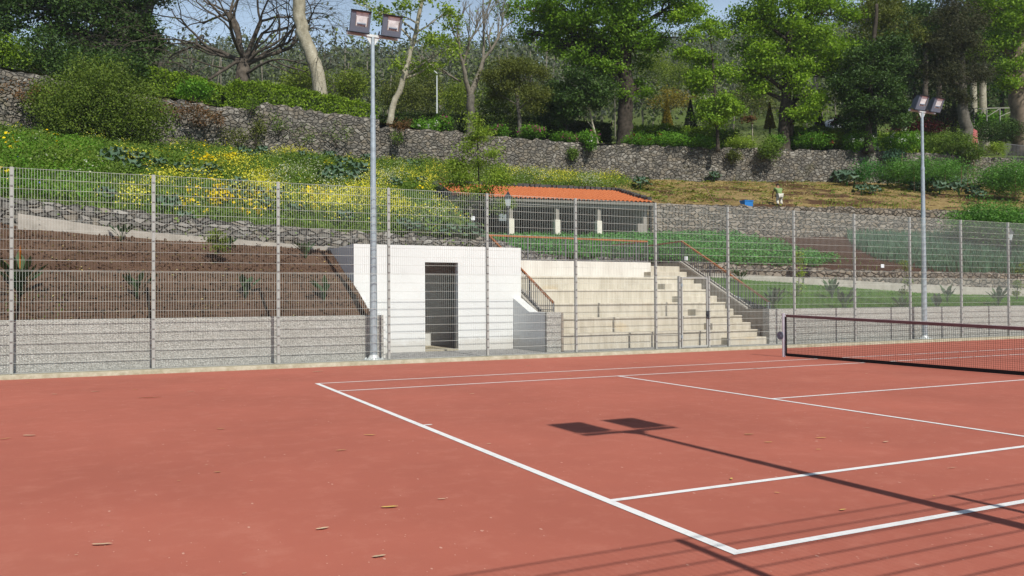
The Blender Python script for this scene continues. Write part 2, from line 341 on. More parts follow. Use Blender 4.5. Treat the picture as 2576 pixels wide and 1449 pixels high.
def unit(v): return v/(np.linalg.norm(v, axis=-1, keepdims=True)+1e-9)
def leaves(name, P, size, mat, parent=None, aspect=.55, up=.3, jit=.35, label=None, kind=None):
    """diamond leaves at points P, random directions; up biases the blade normals to the sky"""
    N = len(P); o = ORG[parent.name] if parent is not None else 0
    a = unit(R.normal(size=(N, 3))); nrm = unit(R.normal(size=(N, 3))+np.array([0, -.25, up*3])); a = unit(a-nrm*np.sum(a*nrm, 1, keepdims=True)); b = np.cross(nrm, a)
    L = (size*(1+jit*R.uniform(-1, 1, N)))[:, None]; W = L*aspect; P = P-o; m = P+nrm*L*.08
    V = np.stack([P-a*L/2, m-b*W/2, P+a*L/2-nrm*L*.05, m+b*W/2], 1).reshape(-1, 3)
    me = fastmesh(name, V, np.arange(4*N).reshape(N, 4)); ob = link(name, me, mat, parent)
    if kind: ob['kind'] = kind
    return ob
def blades(name, P, h, wd, mat, parent=None, lean=.35, kind=None, droop=.3):
    N = len(P); o = ORG[parent.name] if parent is not None else 0; P = P-o
    th = R.uniform(0, 2*PI, N); hh = (h*R.uniform(.6, 1.25, N))[:, None]; side = np.stack([np.cos(th), np.sin(th), 0*th], 1); ld_ = unit(R.normal(size=(N, 3)))*[1, 1, 0]
    ln = ld_*lean*R.uniform(.2, 1, N)[:, None]; mid = P+hh*.55*(ln*.6+[0, 0, 1]); tip = P+hh*(ln*1.6+[0, 0, 1-droop*.3])
    V = np.stack([P-side*wd/2, P+side*wd/2, mid+side*wd/2, mid-side*wd/2, tip+side*wd*.08, tip-side*wd*.08], 1).reshape(-1, 3)
    k = np.arange(N)[:, None]*6; Q = np.concatenate([k+[0, 1, 2, 3], k+[3, 2, 4, 5]], 1).reshape(-1, 4)
    ob = link(name, fastmesh(name, V, Q), mat, parent)
    if kind: ob['kind'] = kind
    return ob
def wob(P, k, seed=0):
    P = np.asarray(P); g = np.random.default_rng(seed); out = 0
    for i in range(5):
        d = g.normal(size=3)*k*(1.7**i); out = out+np.sin(P@d+g.uniform(0, 6))/(1.6**i)
    return out/2.2

class Sheet:
    """ground sheet through rows of points (lists of equal length), resampled to a grid"""
    def __init__(s, rows, nt, ns, amp=.08, k=1.2, seed=1):
        rows = [np.array(r, float) for r in rows]; n = len(rows[0]); tt = np.linspace(0, n-1, nt+1); i = np.minimum(tt.astype(int), n-2); f = (tt-i)[:, None]
        A = np.stack([r[i]*(1-f)+r[i+1]*f for r in rows]); m = len(rows); ss = np.linspace(0, m-1, ns*(m-1)+1); i = np.minimum(ss.astype(int), m-2); f = (ss-i)[:, None, None]
        s.G = A[i]*(1-f)+A[i+1]*f; s.G[..., 2] += amp*wob(s.G, k, seed); a, b = s.G.shape[:2]; s.a, s.b = a, b
        d1 = s.G[1:, :-1]-s.G[:-1, :-1]; d2 = s.G[:-1, 1:]-s.G[:-1, :-1]; ar = np.linalg.norm(np.cross(d1, d2), axis=-1).ravel(); s.p = ar/ar.sum(); s.area = ar.sum()
    def mesh(s, name):
        idx = np.arange(s.a*s.b).reshape(s.a, s.b); Q = np.stack([idx[:-1, :-1], idx[:-1, 1:], idx[1:, 1:], idx[1:, :-1]], -1).reshape(-1, 4)
        return fastmesh(name, s.G.reshape(-1, 3), Q)
    def sample(s, N, mask=None):
        c = R.choice(len(s.p), N, p=s.p); i, j = c//(s.b-1), c % (s.b-1); u = R.random((N, 1)); v = R.random((N, 1)); G = s.G
        P = (G[i, j]*(1-u)+G[i+1, j]*u)*(1-v)+(G[i, j+1]*(1-u)+G[i+1, j+1]*u)*v
        x, y, d = pix(P); k = (x > -150) & (x < 2730) & (d > 1)
        if mask is not None: k &= mask(x, y) > R.random(N)
        return P[k]
def inpoly(x, y, poly):
    ins = np.zeros(len(x), bool); n = len(poly)
    for i in range(n):
        (x1, y1), (x2, y2) = poly[i], poly[(i+1) % n]
        ins ^= ((y1 > y) != (y2 > y)) & (x < (x2-x1)*(y-y1)/(y2-y1+1e-9)+x1)
    return ins.astype(float)
def spots(x, y, E):
    o = np.zeros(len(x))
    for cx, cy, rx, ry, w_ in E: o = np.maximum(o, w_*np.exp(-(((x-cx)/rx)**2+((y-cy)/ry)**2)**1.2))
    return o
def clumps(P, n, sx, h):
    """n points round each P, spread sx sideways and 0..h up"""
    Q = np.repeat(P, n, 0); sc = np.repeat(R.uniform(.6, 1.3, len(P)), n)[:, None]; g = R.normal(size=Q.shape)*[sx, sx, 0]*sc
    rr = np.linalg.norm(g[:, :2], axis=1)/(sx*1.5); Q = Q+g; Q[:, 2] += h*sc[:, 0]*np.abs(1-.35*rr)*R.random(len(Q))**.6; return Q
# ------------------------------------------------------------------ ground, court, walkway
m = MB(); m.box(-1500, 2500, -1500, 2500, -.9, -.35); struct('ground', link('g', bpy.data.meshes.new('x'), None).data if False else None, None) if False else tag(m.build('ground', 'garden_ground'), kind='structure')
g = Sheet([[(x, -12.0, -.02) for x in (-14, 50)], [(x, 14.5, -.0) for x in (-14, 50)]], 2, 1, amp=0)
G2 = g.G.copy(); G2[..., 2] = 0; g.G = G2; struct('court_surface', g.mesh('court_surface'), 'court_red')
m = MB(); Z = .004
def ln(x0, x1, y0, y1): m.add([(x0, y0, Z), (x1, y0, Z), (x1, y1, Z), (x0, y1, Z)], [(0, 1, 2, 3)])
ln(0, .078, 0, 10.973); ln(23.69, 23.77, 0, 10.973)
for a in (0, 10.908): ln(.078, 23.69, a, a+.065)
for a in (1.372, 9.536): ln(.078, 23.69, a, a+.065)
for a in (5.42, 18.285): ln(a, a+.065, 1.437, 9.536)
ln(5.485, 18.285, 5.455, 5.52); ln(.078, .178, 5.461, 5.511); ln(23.59, 23.69, 5.461, 5.511)
tag(m.build('court_markings', 'line_white'), kind='structure')
def kerb(y0, y1):
    n = 240; xs = np.linspace(-14, 50, n); V = []
    for i, x in enumerate(xs):
        j = .008*wob(np.array([[x, y0, 0]]), 5, 3)[0]; V += [(x, y0+j, -.02), (x, y0+.015+j, .07+j*.6), (x, y0+.035+j, .085), (x, y1-.02, .085), (x, y1, .06)]
    k = np.arange(n-1)[:, None]*5; Q = np.concatenate([k+[a, a+5, a+6, a+1] for a in range(4)], 1).reshape(-1, 4); return V, Q
V, Q = kerb(14.5, 14.83); struct('kerb', fastmesh('kerb', V, Q), 'kerb_concrete')
V, Q = kerb(-4.05, -3.7); 
m = MB(); m.box(-14, 50, -4.1, -3.80, -.02, .05); tag(m.build('near_kerb', 'kerb_concrete'), kind='structure')
m = MB(); m.box(-14, 50, 14.82, 17.6, -.3, .072); tag(m.build('walkway', 'cobble'), kind='structure')

# ------------------------------------------------------------------ mesh fences
def wires(x0, x1, y, z0, z1, vs=.05, hs=.2, r=.0015, top=True):
    V = []; Q = []
    def bar(a, b, hx, hy, hz):
        k = len(V); V.extend([(x, yy, z) for x in (a[0]-hx, b[0]+hx) for yy in (a[1]-hy, a[1]+hy) for z in (a[2]-hz, b[2]+hz)])
        Q.extend([(k, k+1, k+3, k+2), (k+4, k+6, k+7, k+5), (k, k+4, k+5, k+1), (k+2, k+3, k+7, k+6), (k+1, k+5, k+7, k+3), (k, k+2, k+6, k+4)])
    n = max(1, round((x1-x0)/vs))
    for i in range(n+1): x = x0+(x1-x0)*i/n; bar((x, y, z0), (x, y, z1+.012), r, r, 0)
    k = round((z1-z0)/hs)
    for j in range(k+1):
        z = z0+(z1-z0)*j/k
        for dy in (-.0055, .0055): bar((x0, y+dy, z), (x1, y+dy, z), 0, .0022, .0024)
    return np.array(V), np.array(Q)
def strip(x, ys_, front, zs, zt, par):
    """the clamping strip on a post: one bar with a dark clamp at every wire pair"""
    pr = [(ys_, .1), (ys_+front*.014, .1)]; dk = [0, 0]
    for z in zs: pr += [(ys_+front*.014, z-.011), (ys_+front*.028, z-.011), (ys_+front*.028, z+.011), (ys_+front*.014, z+.011)]; dk += [1, 1, 1, 0]
    pr += [(ys_+front*.014, zt), (ys_, zt)]; dk += [0, 0]; c = MB(); c.prism(pr, x-.022, x+.022); return c.build('cover_strip', ['fence_paint', 'clamp_dark'], par, midx=[0, 0]+dk)
def fence(label, yc, x0, k0, k1, front, gate=None):
    F = thing('mesh_fence', label, 'fence', (x0, yc, 0)); o = ORG[F.name]; yw = yc+front*.036
    for k in range(k0, k1+1):
        x = x0+2.5*k; m = MB(); m.box(x-.03, x+.03, yc-.025, yc+.025, .0, 4.07); p = m.build('post', 'fence_paint', F)
        strip(x, yc+front*.026, front, [.11+j*.2 for j in range(1, 20)], 4.07, p)
    for k in range(k0, k1):
        a = x0+2.5*k+.035; b = a+2.43
        V, Q = wires(a, b, yw, 2.085, 4.05); link('mesh_panel', fastmesh('mesh_panel', V-o, Q), 'fence_wire', F)
        segs = [(a, b)]
        if gate and a < gate[0] < b: segs = [(a, gate[0]-.06), (gate[1]+.06, b)]
        for s0, s1 in segs: V, Q = wires(s0, s1, yw, .10, 2.065); link('mesh_panel', fastmesh('mesh_panel', V-o, Q), 'fence_wire', F)
    return F
GX0, GX1 = aty(1709, 860, 14.7)[0], aty(1783, 860, 14.7)[0]
FENCE = fence('tall light grey welded mesh fence on the kerb between the red court and the terraces', 14.70, -4.97, -2, 19, -1, (GX0, GX1))
fence('second mesh fence along the near court edge, seen by its striped shadow', -3.84, -.03, -4, 16, 1)
# gate
Gt = thing('mesh_gate', 'small mesh gate with a dark lock set in the fence before the concrete bleachers', 'gate', (GX0, 14.7, 0))
for x in (GX0, GX1):
    m = MB(); m.box(x-.03, x+.03, 14.67, 14.73, 0, 2.09); p = m.build('gate_post', 'fence_paint', Gt)
    strip(x, 14.669, -1, list(np.arange(.31, 2.05, .2)), 2.09, p)
m = MB(); a, b = GX0+.065, GX1-.045
for q in ((a, a+.04, .12, 2.06), (b-.04, b, .12, 2.06), (a+.04, b-.04, .12, .16), (a+.04, b-.04, 2.02, 2.06)): m.box(q[0], q[1], 14.67, 14.71, q[2], q[3])
m.build('gate_frame', 'fence_paint', Gt)
V, Q = wires(a+.04, b-.04, 14.69, .16, 2.02); link('gate_mesh', fastmesh('gm', V-ORG[Gt.name], Q), 'fence_wire', Gt)
for z in (.42, 1.84):
    m = MB(); m.box(GX0+.02, a+.02, 14.64, 14.668, z-.035, z+.035); m.tube([(GX0+.045, 14.63, z-.06), (GX0+.045, 14.63, z+.04)], .014, 8); m.build('hinge', 'galvanised', Gt)
m = MB(); m.box(b-.07, b+.03, 14.64, 14.668, .92, 1.12); lk = m.build('lock_case', 'dark_metal', Gt)
m = MB(); m.tube([(b-.03, 14.64, 1.04), (b-.03, 14.59, 1.04), (b-.14, 14.59, 1.03)], .011, 8); m.build('handle', 'dark_metal', lk)

# ------------------------------------------------------------------ floodlight masts
def mast(x, y, label, face=-1):
    T = thing('floodlight_mast', label, 'floodlight', (x, y, .08), 'twin floodlight masts round the court')
    m = MB(); m.tube([(x, y, .08), (x, y, 1.1), (x, y, 5.75)], [.088, .086, .058], 20); m.tube([(x, y, 5.75), (x, y, 7.62)], [.05, .045], 16); m.tube([(x, y, 5.70), (x, y, 5.80)], .064, 16); m.build('pole', 'galvanised', T, smooth=False)
    m = MB(); m.tube([(x, y, .073), (x, y, .10)], .24, 20); m.tube([(x, y, .10), (x, y, .2)], [.15, .09], 16)
    for k in range(8): t = k*PI/4; m.tube([(x+.2*math.cos(t), y+.2*math.sin(t), .1), (x+.2*math.cos(t), y+.2*math.sin(t), .135)], .016, 6)
    m.build('base_flange', 'galvanised_bright', T)
    m = MB(); m.box(x-.62, x+.62, y-.03, y+.03, 7.62, 7.68)
    for q in (-1, 1): m.prism([(x+q*.045, 7.62), (x+q*.17, 7.62), (x+q*.045, 7.44)], y-.008, y+.008, 'y')
    m.build('crossarm', 'galvanised_bright', T)
    th = math.radians(24); ct, st = math.cos(th), math.sin(th)
    for q in (-.375, .375):
        cx = x+q; c0 = np.array([cx, y+face*.05, 7.695])
        X = np.array([1.0, 0, 0]); N = np.array([0, face*ct, -st]); U = np.array([0, face*st, ct])    # U: up along the face
        def pt(a, b, c): return c0+a*X+b*U+c*N
        # housing: face plane at c=.16, back smaller
        hw, hh = .23, .47; m = MB()
        f = [pt(-hw, 0, .16), pt(hw, 0, .16), pt(hw, hh, .16), pt(-hw, hh, .16)]; b2 = [pt(-hw*.93, .02, .06), pt(hw*.93, .02, .06), pt(hw*.93, hh*.97, .06), pt(-hw*.93, hh*.97, .06)]; b3 = [pt(-hw*.6, .04, -.1), pt(hw*.6, .04, -.1), pt(hw*.6, hh*.62, -.1), pt(-hw*.6, hh*.62, -.1)]
        m.add(f+b2+b3, [(0, 1, 5, 4), (1, 2, 6, 5), (2, 3, 7, 6), (3, 0, 4, 7), (4, 5, 9, 8), (5, 6, 10, 9), (6, 7, 11, 10), (7, 4, 8, 11), (8, 9, 10, 11)])
        H = m.build('lamp_head', 'lamp_housing', T)
        def slab(a0, a1, b0, b1, c0_, c1, nm, mt):
            mm = MB(); mm.add([pt(a, b, c) for c in (c0_, c1) for b in (b0, b1) for a in (a0, a1)], [(0, 2, 3, 1), (4, 5, 7, 6), (0, 1, 5, 4), (2, 6, 7, 3), (0, 4, 6, 2), (1, 3, 7, 5)]); return mm.build(nm, mt, H)
        mm = MB()
        for (a0, a1, b0, b1) in ((-hw, -hw+.115, 0, hh), (hw-.05, hw, 0, hh), (-hw+.115, hw-.05, 0, .13), (-hw+.115, hw-.05, hh-.02, hh)):
            mm.add([pt(a, b, c) for c in (.162, .178) for b in (b0, b1) for a in (a0, a1)], [(0, 2, 3, 1), (4, 5, 7, 6), (0, 1, 5, 4), (2, 6, 7, 3), (0, 4, 6, 2), (1, 3, 7, 5)])
        mm.build('face_frame', 'lamp_face', H)
        slab(-hw+.115, hw-.05, .13, hh-.02, .14, .158, 'reflector', 'lamp_glass')
        mm = MB()
        for (a0, a1, b0, b1) in ((-hw+.115, -hw+.135, .13, hh-.12), (hw-.075, hw-.05, .13, hh-.12), (-hw+.135, hw-.075, .13, .15)):
            mm.add([pt(a, b, c) for c in (.159, .168) for b in (b0, b1) for a in (a0, a1)], [(0, 2, 3, 1), (4, 5, 7, 6), (0, 1, 5, 4), (2, 6, 7, 3), (0, 4, 6, 2), (1, 3, 7, 5)])
        mm.build('reflector_rim', 'reflector_red', H)
        mm = MB(); mm.tube([pt(-.07, .19, .165), pt(.1, .19, .165)], .022, 10); mm.tube([pt(.1, .19, .165), pt(.125, .19, .165)], .026, 10); mm.build('bulb', 'lamp_face', H)
        mm = MB()
        for b0, b1 in ((-.015, .012), (hh-.012, hh+.02)): mm.add([pt(a, b, c) for c in (.13, .195) for b in (b0, b1) for a in (-hw-.005, hw+.005)], [(0, 2, 3, 1), (4, 5, 7, 6), (0, 1, 5, 4), (2, 6, 7, 3), (0, 4, 6, 2), (1, 3, 7, 5)])
        mm.build('edge_cap', 'lamp_black', H)
        mm = MB(); mm.beam(pt(-hw-.012, .06, .02), (cx-hw-.012, y, 7.69), .012, .05); mm.beam(pt(hw+.012, .06, .02), (cx+hw+.012, y, 7.69), .012, .05); mm.box(cx-hw-.02, cx+hw+.02, y-.025, y+.025, 7.682, 7.70); mm.build('bracket', 'lamp_housing', H)
    return T
mast(aty(940, 900, 14.98)[0], 14.98, 'twin floodlight mast rising before the white building')
mast(aty(2326, 850, 14.98)[0], 14.98, 'twin floodlight mast standing beyond the tennis net')
mast(2.12, -3.92, 'twin floodlight mast by the near fence, seen only by its shadow on the court', 1)

# ------------------------------------------------------------------ tennis net
NX = 11.885; N = thing('tennis_net', 'black tennis net with a mauve brown top tape across the red court', 'net', (NX, 5.5, 0))
def topz(y): return 1.055-.15*(1-abs(y-5.4865)/6.4)
V = []; Q = []
def nb(a, b, t=.0016):
    k = len(V); d = np.array(b)-np.array(a)
    e1 = np.array([1, 0, 0])*t; e2 = np.array([0, 0, 1])*t if abs(d[1]) > abs(d[2]) else np.array([0, 1, 0])*t
    for p in (a, b):
        for s1, s2 in ((-1, -1), (1, -1), (1, 1), (-1, 1)): V.append(np.array(p)+e1*s1+e2*s2)
    Q.extend([(k+i, k+(i+1) % 4, k+4+(i+1) % 4, k+4+i) for i in range(4)])
ys = np.arange(-.85, 11.80, .0455)
for i, y in enumerate(ys): nb((NX+.004*math.sin(i*.3), y, .07), (NX+.006*math.sin(i*.17), y, topz(y)-.03))
for j in range(22):
    yy = np.linspace(-.85, 11.78, 60)
    pts = [(NX+.004*math.sin(q*3+j), q, .075+(topz(q)-.11)*(j/21)+.003*math.sin(q*9+j*2)) for q in yy]
    for a, b in zip(pts[:-1], pts[1:]): nb(a, b)
link('netting', fastmesh('netting', np.array(V)-ORG[N.name], Q), 'net_black', N)
def tape(nm, mt, dz0, dz1, hx, zf=None):
    m = MB(); yy = np.linspace(-.86, 11.80, 60)
    for a, b in zip(yy[:-1], yy[1:]):
        z0a, z1a, z0b, z1b = (topz(a)+dz0, topz(a)+dz1, topz(b)+dz0, topz(b)+dz1) if zf is None else (dz0, dz1, dz0, dz1)
        wv = .006*math.sin(a*2.3)*(zf is not None); wb = .006*math.sin(b*2.3)*(zf is not None)
        m.add([(NX-hx+wv, a, z0a), (NX+hx+wv, a, z0a), (NX+hx+wv, a, z1a), (NX-hx+wv, a, z1a), (NX-hx+wb, b, z0b), (NX+hx+wb, b, z0b), (NX+hx+wb, b, z1b), (NX-hx+wb, b, z1b)], [(0, 1, 5, 4), (1, 2, 6, 5), (2, 3, 7, 6), (3, 0, 4, 7)])
    return m.build(nm, mt, N)
tape('top_tape', 'net_tape', -.062, 0.0, .009); tape('top_edge', 'net_white', .001, .009, .006); tape('bottom_band', 'net_black', .02, .095, .006, 1)
m = MB(); m.box(NX-.008, NX+.008, 11.785, 11.83, .03, 1.0); m.build('side_band', 'net_black', N)
m = MB(); m.box(NX-.025, NX+.025, 5.46, 5.51, .0, .9); m.build('centre_strap', 'net_white', N)
Pn = thing('net_post', 'silver net post with a winch wheel holding the far end of the net', 'net post', (NX, 11.887, 0))
m = MB(); m.tube([(NX, 11.887, 0), (NX, 11.887, 1.06)], .042, 20); m.tube([(NX, 11.887, 1.055), (NX, 11.887, 1.085)], .048, 16); m.build('pole', 'post_silver', Pn, smooth=False)
m = MB(); m.tube([(NX-.06, 11.95, .53), (NX-.045, 11.95, .53)], .105, 24); m.tube([(NX-.05, 11.9, .53), (NX-.03, 11.95, .53)], .03, 8); m.build('winch_wheel', 'lamp_face', Pn)
m = MB(); m.tube([(NX-.052, 12.0, .58), (NX-.04, 11.95, .9), (NX-.01, 11.9, 1.07), (NX, 11.8, 1.05)], .004, 5); m.build('cable', 'dark_metal', Pn)
Pn2 = thing('net_post', 'silver net post at the near end of the net outside the picture', 'net post', (NX, -.914, 0))
m = MB(); m.tube([(NX, -.914, 0), (NX, -.914, 1.07)], .042, 16); m.build('pole', 'post_silver', Pn2)

# ------------------------------------------------------------------ retaining walls, white building, bleachers
XL = aty(965, 880, 15.35)[0]
def slabwall(name, label, mat, x0, x1, y0, y1, z0, z1, jit=.0):
    m = MB(); m.box(x0, x1, y0, y1, z0, z1); o = m.build(name, mat, bevel=.012); return tag(o, label, 'wall')
slabwall('retaining_wall', 'long grey exposed aggregate wall below the brown soil slope', 'aggregate', -14, XL, 15.35, 15.62, 0, 1.11)
XR = aty(1937, 863, 15.4)[0]
slabwall('retaining_wall', 'grey exposed aggregate wall below the lawn, behind the net', 'aggregate', XR, 50, 15.42, 15.7, 0, 1.14)
X1375, X1411 = aty(1375, 870, 15.4)[0], aty(1411, 870, 15.4)[0]
slabwall('retaining_wall', 'short grey aggregate pier between the white wing wall and the bleachers', 'aggregate', X1375+.0, X1411, 15.38, 15.49, 0, 1.125)
B = thing('white_building', 'small flat white building with an open doorway set into the slope', 'building', (4.9, 17.4, .07)); YB = 17.4
bx0, bx1 = aty(890, 613, YB)[0], aty(1310, 621, YB)[0]; dx0, dx1 = aty(1069, 700, YB)[0], aty(1152, 700, YB)[0]; dz = aty(1110, 660, YB)[2]; BT = 2.94
m = MB(); m.box(bx0, dx0, YB, YB+.2, 0, BT); m.box(dx1, bx1, YB, YB+.2, 0, BT); m.box(dx0, dx1, YB, YB+.2, dz, BT)
m.box(bx0, bx0+.2, YB+.2, 20.0, 0, BT); m.box(bx1-.2, bx1, YB+.2, 20.0, 0, BT); m.box(bx0+.2, bx1-.2, 19.8, 20.0, 0, BT); m.build('wall', 'white_render', B)
m = MB(); m.box(bx0+.201, bx1-.201, YB+.201, 19.799, BT-.2, BT-.03); m.build('roof', 'white_render', B)
m = MB(); m.box(dx0, dx1, YB+.0, YB+2.3, .05, .105); m.build('floor', 'kerb_concrete', B)
m = MB(); m.box(dx0-.9, dx1+.6, YB+2.1, YB+2.2, .1, BT-.25); m.build('inner_wall', 'inner_grey', B)
m = MB(); m.box(dx0-.3, dx0+.5, YB+.7, YB+1.2, .95, 1.0); m.box(dx0-.28, dx0-.2, YB+.72, YB+1.18, .1, .95); m.build('counter', 'dark_metal', B)
wl = np.array([(15.62, .0), (15.62, 1.10), (16.44, 1.12), (17.4, aty(890, 750, YB)[2]), (17.4, .0)])
m = MB(); m.prism([(15.50, 0), (15.50, 1.115), (16.40, 1.12), (17.397, aty(1295, 750, YB)[2]), (17.397, 0)], X1375+.005, X1375+.27); m.build('wing_wall', 'white_render', B)
m = MB(); m.prism([(15.63, 0), (15.63, 1.115), (16.0, 1.12), (17.397, aty(890, 750, YB)[2]), (17.397, 0)], bx0, bx0+.30); m.build('wing_wall', 'white_render', B)

BL = thing('concrete_bleachers', 'weathered cream concrete stepped seating with a stair at its end', 'bleachers', (11, 15.95, .07)); xr = 14.86; xl = X1375+.571
sw = []                                                           # stained tiers
for k in range(5):
    y0 = 15.95+.8*k; m = MB(); zt = .50+.42*k
    m.box(xl, xr-.003*k, y0, y0+.86 if k < 4 else 20.3, .0 if k == 0 else zt-.46, zt); tr_ = m.build('seat_tier', 'bleacher_concrete', BL, bevel=.018); m = MB(); m.box(xl+.003, xr-.006-.003*k, y0-.028, y0+.3, zt-.055, zt+.006); m.build('nosing', 'bleacher_top_wall' if k == 9 else 'bleacher_concrete', tr_, bevel=.014)
for k in range(6):
    y0 = 15.95+.8*k-.4; m = MB(); zt = .50+.42*k-.21; m.box(13.32+.0*k, xr-.01, y0, y0+.42, zt-.24 if k else 0, zt); m.build('stair_step', 'bleacher_concrete', BL, bevel=.02)
m = MB(); m.box(13.62, xr-.012, 19.95, 22.3, 2.0, 2.60); m.build('stair_step', 'bleacher_concrete', BL, bevel=.02)
m = MB(); m.box(xl, 13.62, 19.95, 20.2, 2.0, 2.72); m.build('top_wall', 'bleacher_top_wall', BL, bevel=.015)
m = MB(); m.box(xl, 13.62, 20.2, 22.5, 2.0, 2.70); m.build('landing', 'bleacher_concrete', BL)
prof = [(15.76, 0), (15.76, 1.125), (16.6, 1.13), (20.0, 2.75), (22.4, 2.75), (22.4, 0)]
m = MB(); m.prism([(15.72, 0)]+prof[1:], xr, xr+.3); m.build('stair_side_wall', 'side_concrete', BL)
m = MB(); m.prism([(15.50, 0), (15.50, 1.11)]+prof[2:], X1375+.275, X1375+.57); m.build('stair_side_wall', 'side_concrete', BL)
for a in (xr+.02, xr+.20, X1375+.295, X1375+.475):
    m = MB(); m.prism([(16.6, 1.134), (20.0, 2.754), (20.0, 2.79), (16.6, 1.165)], a, a+.08); m.build('coping_strip', 'band_concrete', BL)
def rail(label, path, profile_z, spacing=.115):
    """path: top line points of the handrail; profile_z(x,y) gives the foot of the balusters"""
    T = thing('railing', label, 'railing', path[0]); m = MB(); b = MB(); bot = MB()
    for a, c in zip(path[:-1], path[1:]):
        a = np.array(a); c = np.array(c); m.beam(a, c, .055, .05); L = np.linalg.norm((c-a)[:2]); n = int(L/spacing)
        fp = []
        for i in range(n+1):
            p = a+(c-a)*i/n; z0 = profile_z(p[0], p[1]); hw = .008 if i % 12 else .02; fp.append((p[0], p[1], z0+.05))
            b.box(p[0]-hw, p[0]+hw, p[1]-hw, p[1]+hw, z0, p[2]-.02)
        bot.tube(fp, .012, 4)
    m.build('handrail', 'handrail_wood', T); b.build('balusters', 'baluster', T); bot.build('bottom_rail', 'baluster', T); return T
def pz(x, y): return 2.72 if y > 19.97 else float(np.interp(y, [15.4, 16.6, 20], [1.13, 1.13, 2.75]))
hz = lambda y: 1.37+.515*(y-15.8)
xt = X1375+.43
rail('railing with an orange brown handrail descending beside the white building', [(xt, 15.80, hz(15.8)), (xt, 20.03, 3.50)], pz)
rail('level railing with an orange brown handrail along the top of the bleachers', [(xt, 20.07, 3.50), (13.55, 20.07, 3.46), (13.55, 22.3, 3.46)], lambda x, y: 2.70)
T = rail('railing with an orange brown handrail descending on the far side wall of the stair', [(xr+.16, 15.72, hz(15.75)), (xr+.16, 20.05, 3.50), (xr+.16, 22.3, 3.46)], pz)
m = MB(); m.box(xr+.13, xr+.19, 15.70, 15.76, 1.13, hz(15.75)); m.build('end_post', 'galvanised', T)

# ------------------------------------------------------------------ stone terrace walls
def resample(P, seg):
    P = np.array(P, float); L = np.r_[0, np.cumsum(np.linalg.norm(np.diff(P[:, :2], axis=0), axis=1))]; n = max(2, int(L[-1]/seg)); t = np.linspace(0, L[-1], n+1)
    return np.stack([np.interp(t, L, P[:, i]) for i in range(3)], 1)
def stone_wall(name, label, bot, top, th, mat, seg=.25, nr=8, jit=.05, disp=.04, seed=2):
    n0 = len(bot); T = resample(top, seg); L = np.array(top, float); s_ = np.r_[0, np.cumsum(np.linalg.norm(np.diff(L[:, :2], axis=0), axis=1))]; t = np.linspace(0, s_[-1], len(T))
    Bt = np.stack([np.interp(t, s_, np.array(bot, float)[:, i]) for i in range(3)], 1); n = len(T)
    d = np.gradient(T[:, :2], axis=0); nv = unit(np.stack([-d[:, 1], d[:, 0], 0*d[:, 0]], 1)); nv[np.sum(nv*F_, 1) < 0] *= -1     # points away from camera
    T[:, 2] += jit*R.normal(size=n)*.7+jit*wob(T, 2.0, seed)
    rows = [Bt+(T-Bt)*k/nr for k in range(nr+1)]
    for k, r_ in enumerate(rows): rows[k] = r_+nv*(disp*wob(r_, 4, seed)+disp*.6*R.normal(size=n))[:, None]
    b1 = T+nv*th+[0, 0, -.03]; b2 = Bt+nv*th; rows += [b1, b2]; G = np.array(rows); a, b = G.shape[:2]; idx = np.arange(a*b).reshape(a, b)
    Q = np.stack([idx[:-1, :-1], idx[:-1, 1:], idx[1:, 1:], idx[1:, :-1]], -1).reshape(-1, 4)
    me = fastmesh(name, G.reshape(-1, 3), Q); return tag(link(name, me, mat), label, 'wall')
zlow = lambda x: float(np.interp(x, [-20, -5.7, -2.3, 1, 7.6], [5.0, 4.09, 3.83, 3.58, 3.38]))
zbas = lambda x: float(np.interp(x, [-20, -5.7, -2.3, .97, 2.5, 7.6], [4.2, 3.42, 3.24, 3.06, 2.98, 2.9]))
zbnd = lambda x: float(np.interp(x, [-20, -5.3, -4.6, -3.5, -2.3, 2.5, 7.6], [4.3, 3.70, 3.60, 3.45, 3.32, 3.03, 2.9]))
xs = np.linspace(-16, 7.6, 40)
stone_wall('stone_wall', 'low dark dry stone wall between the brown soil slope and the flower slope', [(x, 20.28, zbas(x)-.5) for x in xs], [(x, 20.32, zlow(x)) for x in xs], .4, 'stone_low', .18, 5, .04, .04)
m = MB(); xb = [x for x in np.linspace(-5.35, 3.0, 24)]
for a, b in zip(xb[:-1], xb[1:]):
    m.add([(a, 20.06, zbas(a)-.4), (b, 20.06, zbas(b)-.4), (b, 20.06, zbnd(b)-.03), (a, 20.06, zbnd(a)-.03), (a, 20.35, zbnd(a)), (b, 20.35, zbnd(b))], [(0, 1, 2, 3), (3, 2, 5, 4)])
tag(m.build('concrete_footing', 'band_concrete'), 'sloping pale concrete footing along the foot of the low dark stone wall', 'footing')
xs = np.array([7.5, 8.2, 9, 10, 11, 12, 13, 13.6, 14.8])
stone_wall('stone_wall', 'low dark stone wall behind the level railing above the bleachers', [(x, 22.3, 2.4) for x in xs], [(x, 22.35, np.interp(x, [7.5, 8.5, 10.6, 11.5, 15], [3.75, 3.6, 3.05, 2.98, 3.0])) for x in xs], .4, 'stone_low', .2, 4, .06, .05)
zrt = lambda x: float(np.interp(x, [15, 17.2, 24, 28, 34, 50], [2.80, 2.74, 2.63, 2.58, 2.5, 2.3])); zrb = lambda x: float(np.interp(x, [15, 17.2, 20.3, 27, 32, 50], [2.32, 2.24, 2.06, 1.70, 1.48, 1.3]))
zrc = lambda x: float(np.interp(x, [15, 17.2, 20.3, 27, 28, 31, 50], [2.42, 2.38, 2.27, 2.03, 2.0, 1.9, 1.6]))
xs = np.linspace(15.16, 50, 50)
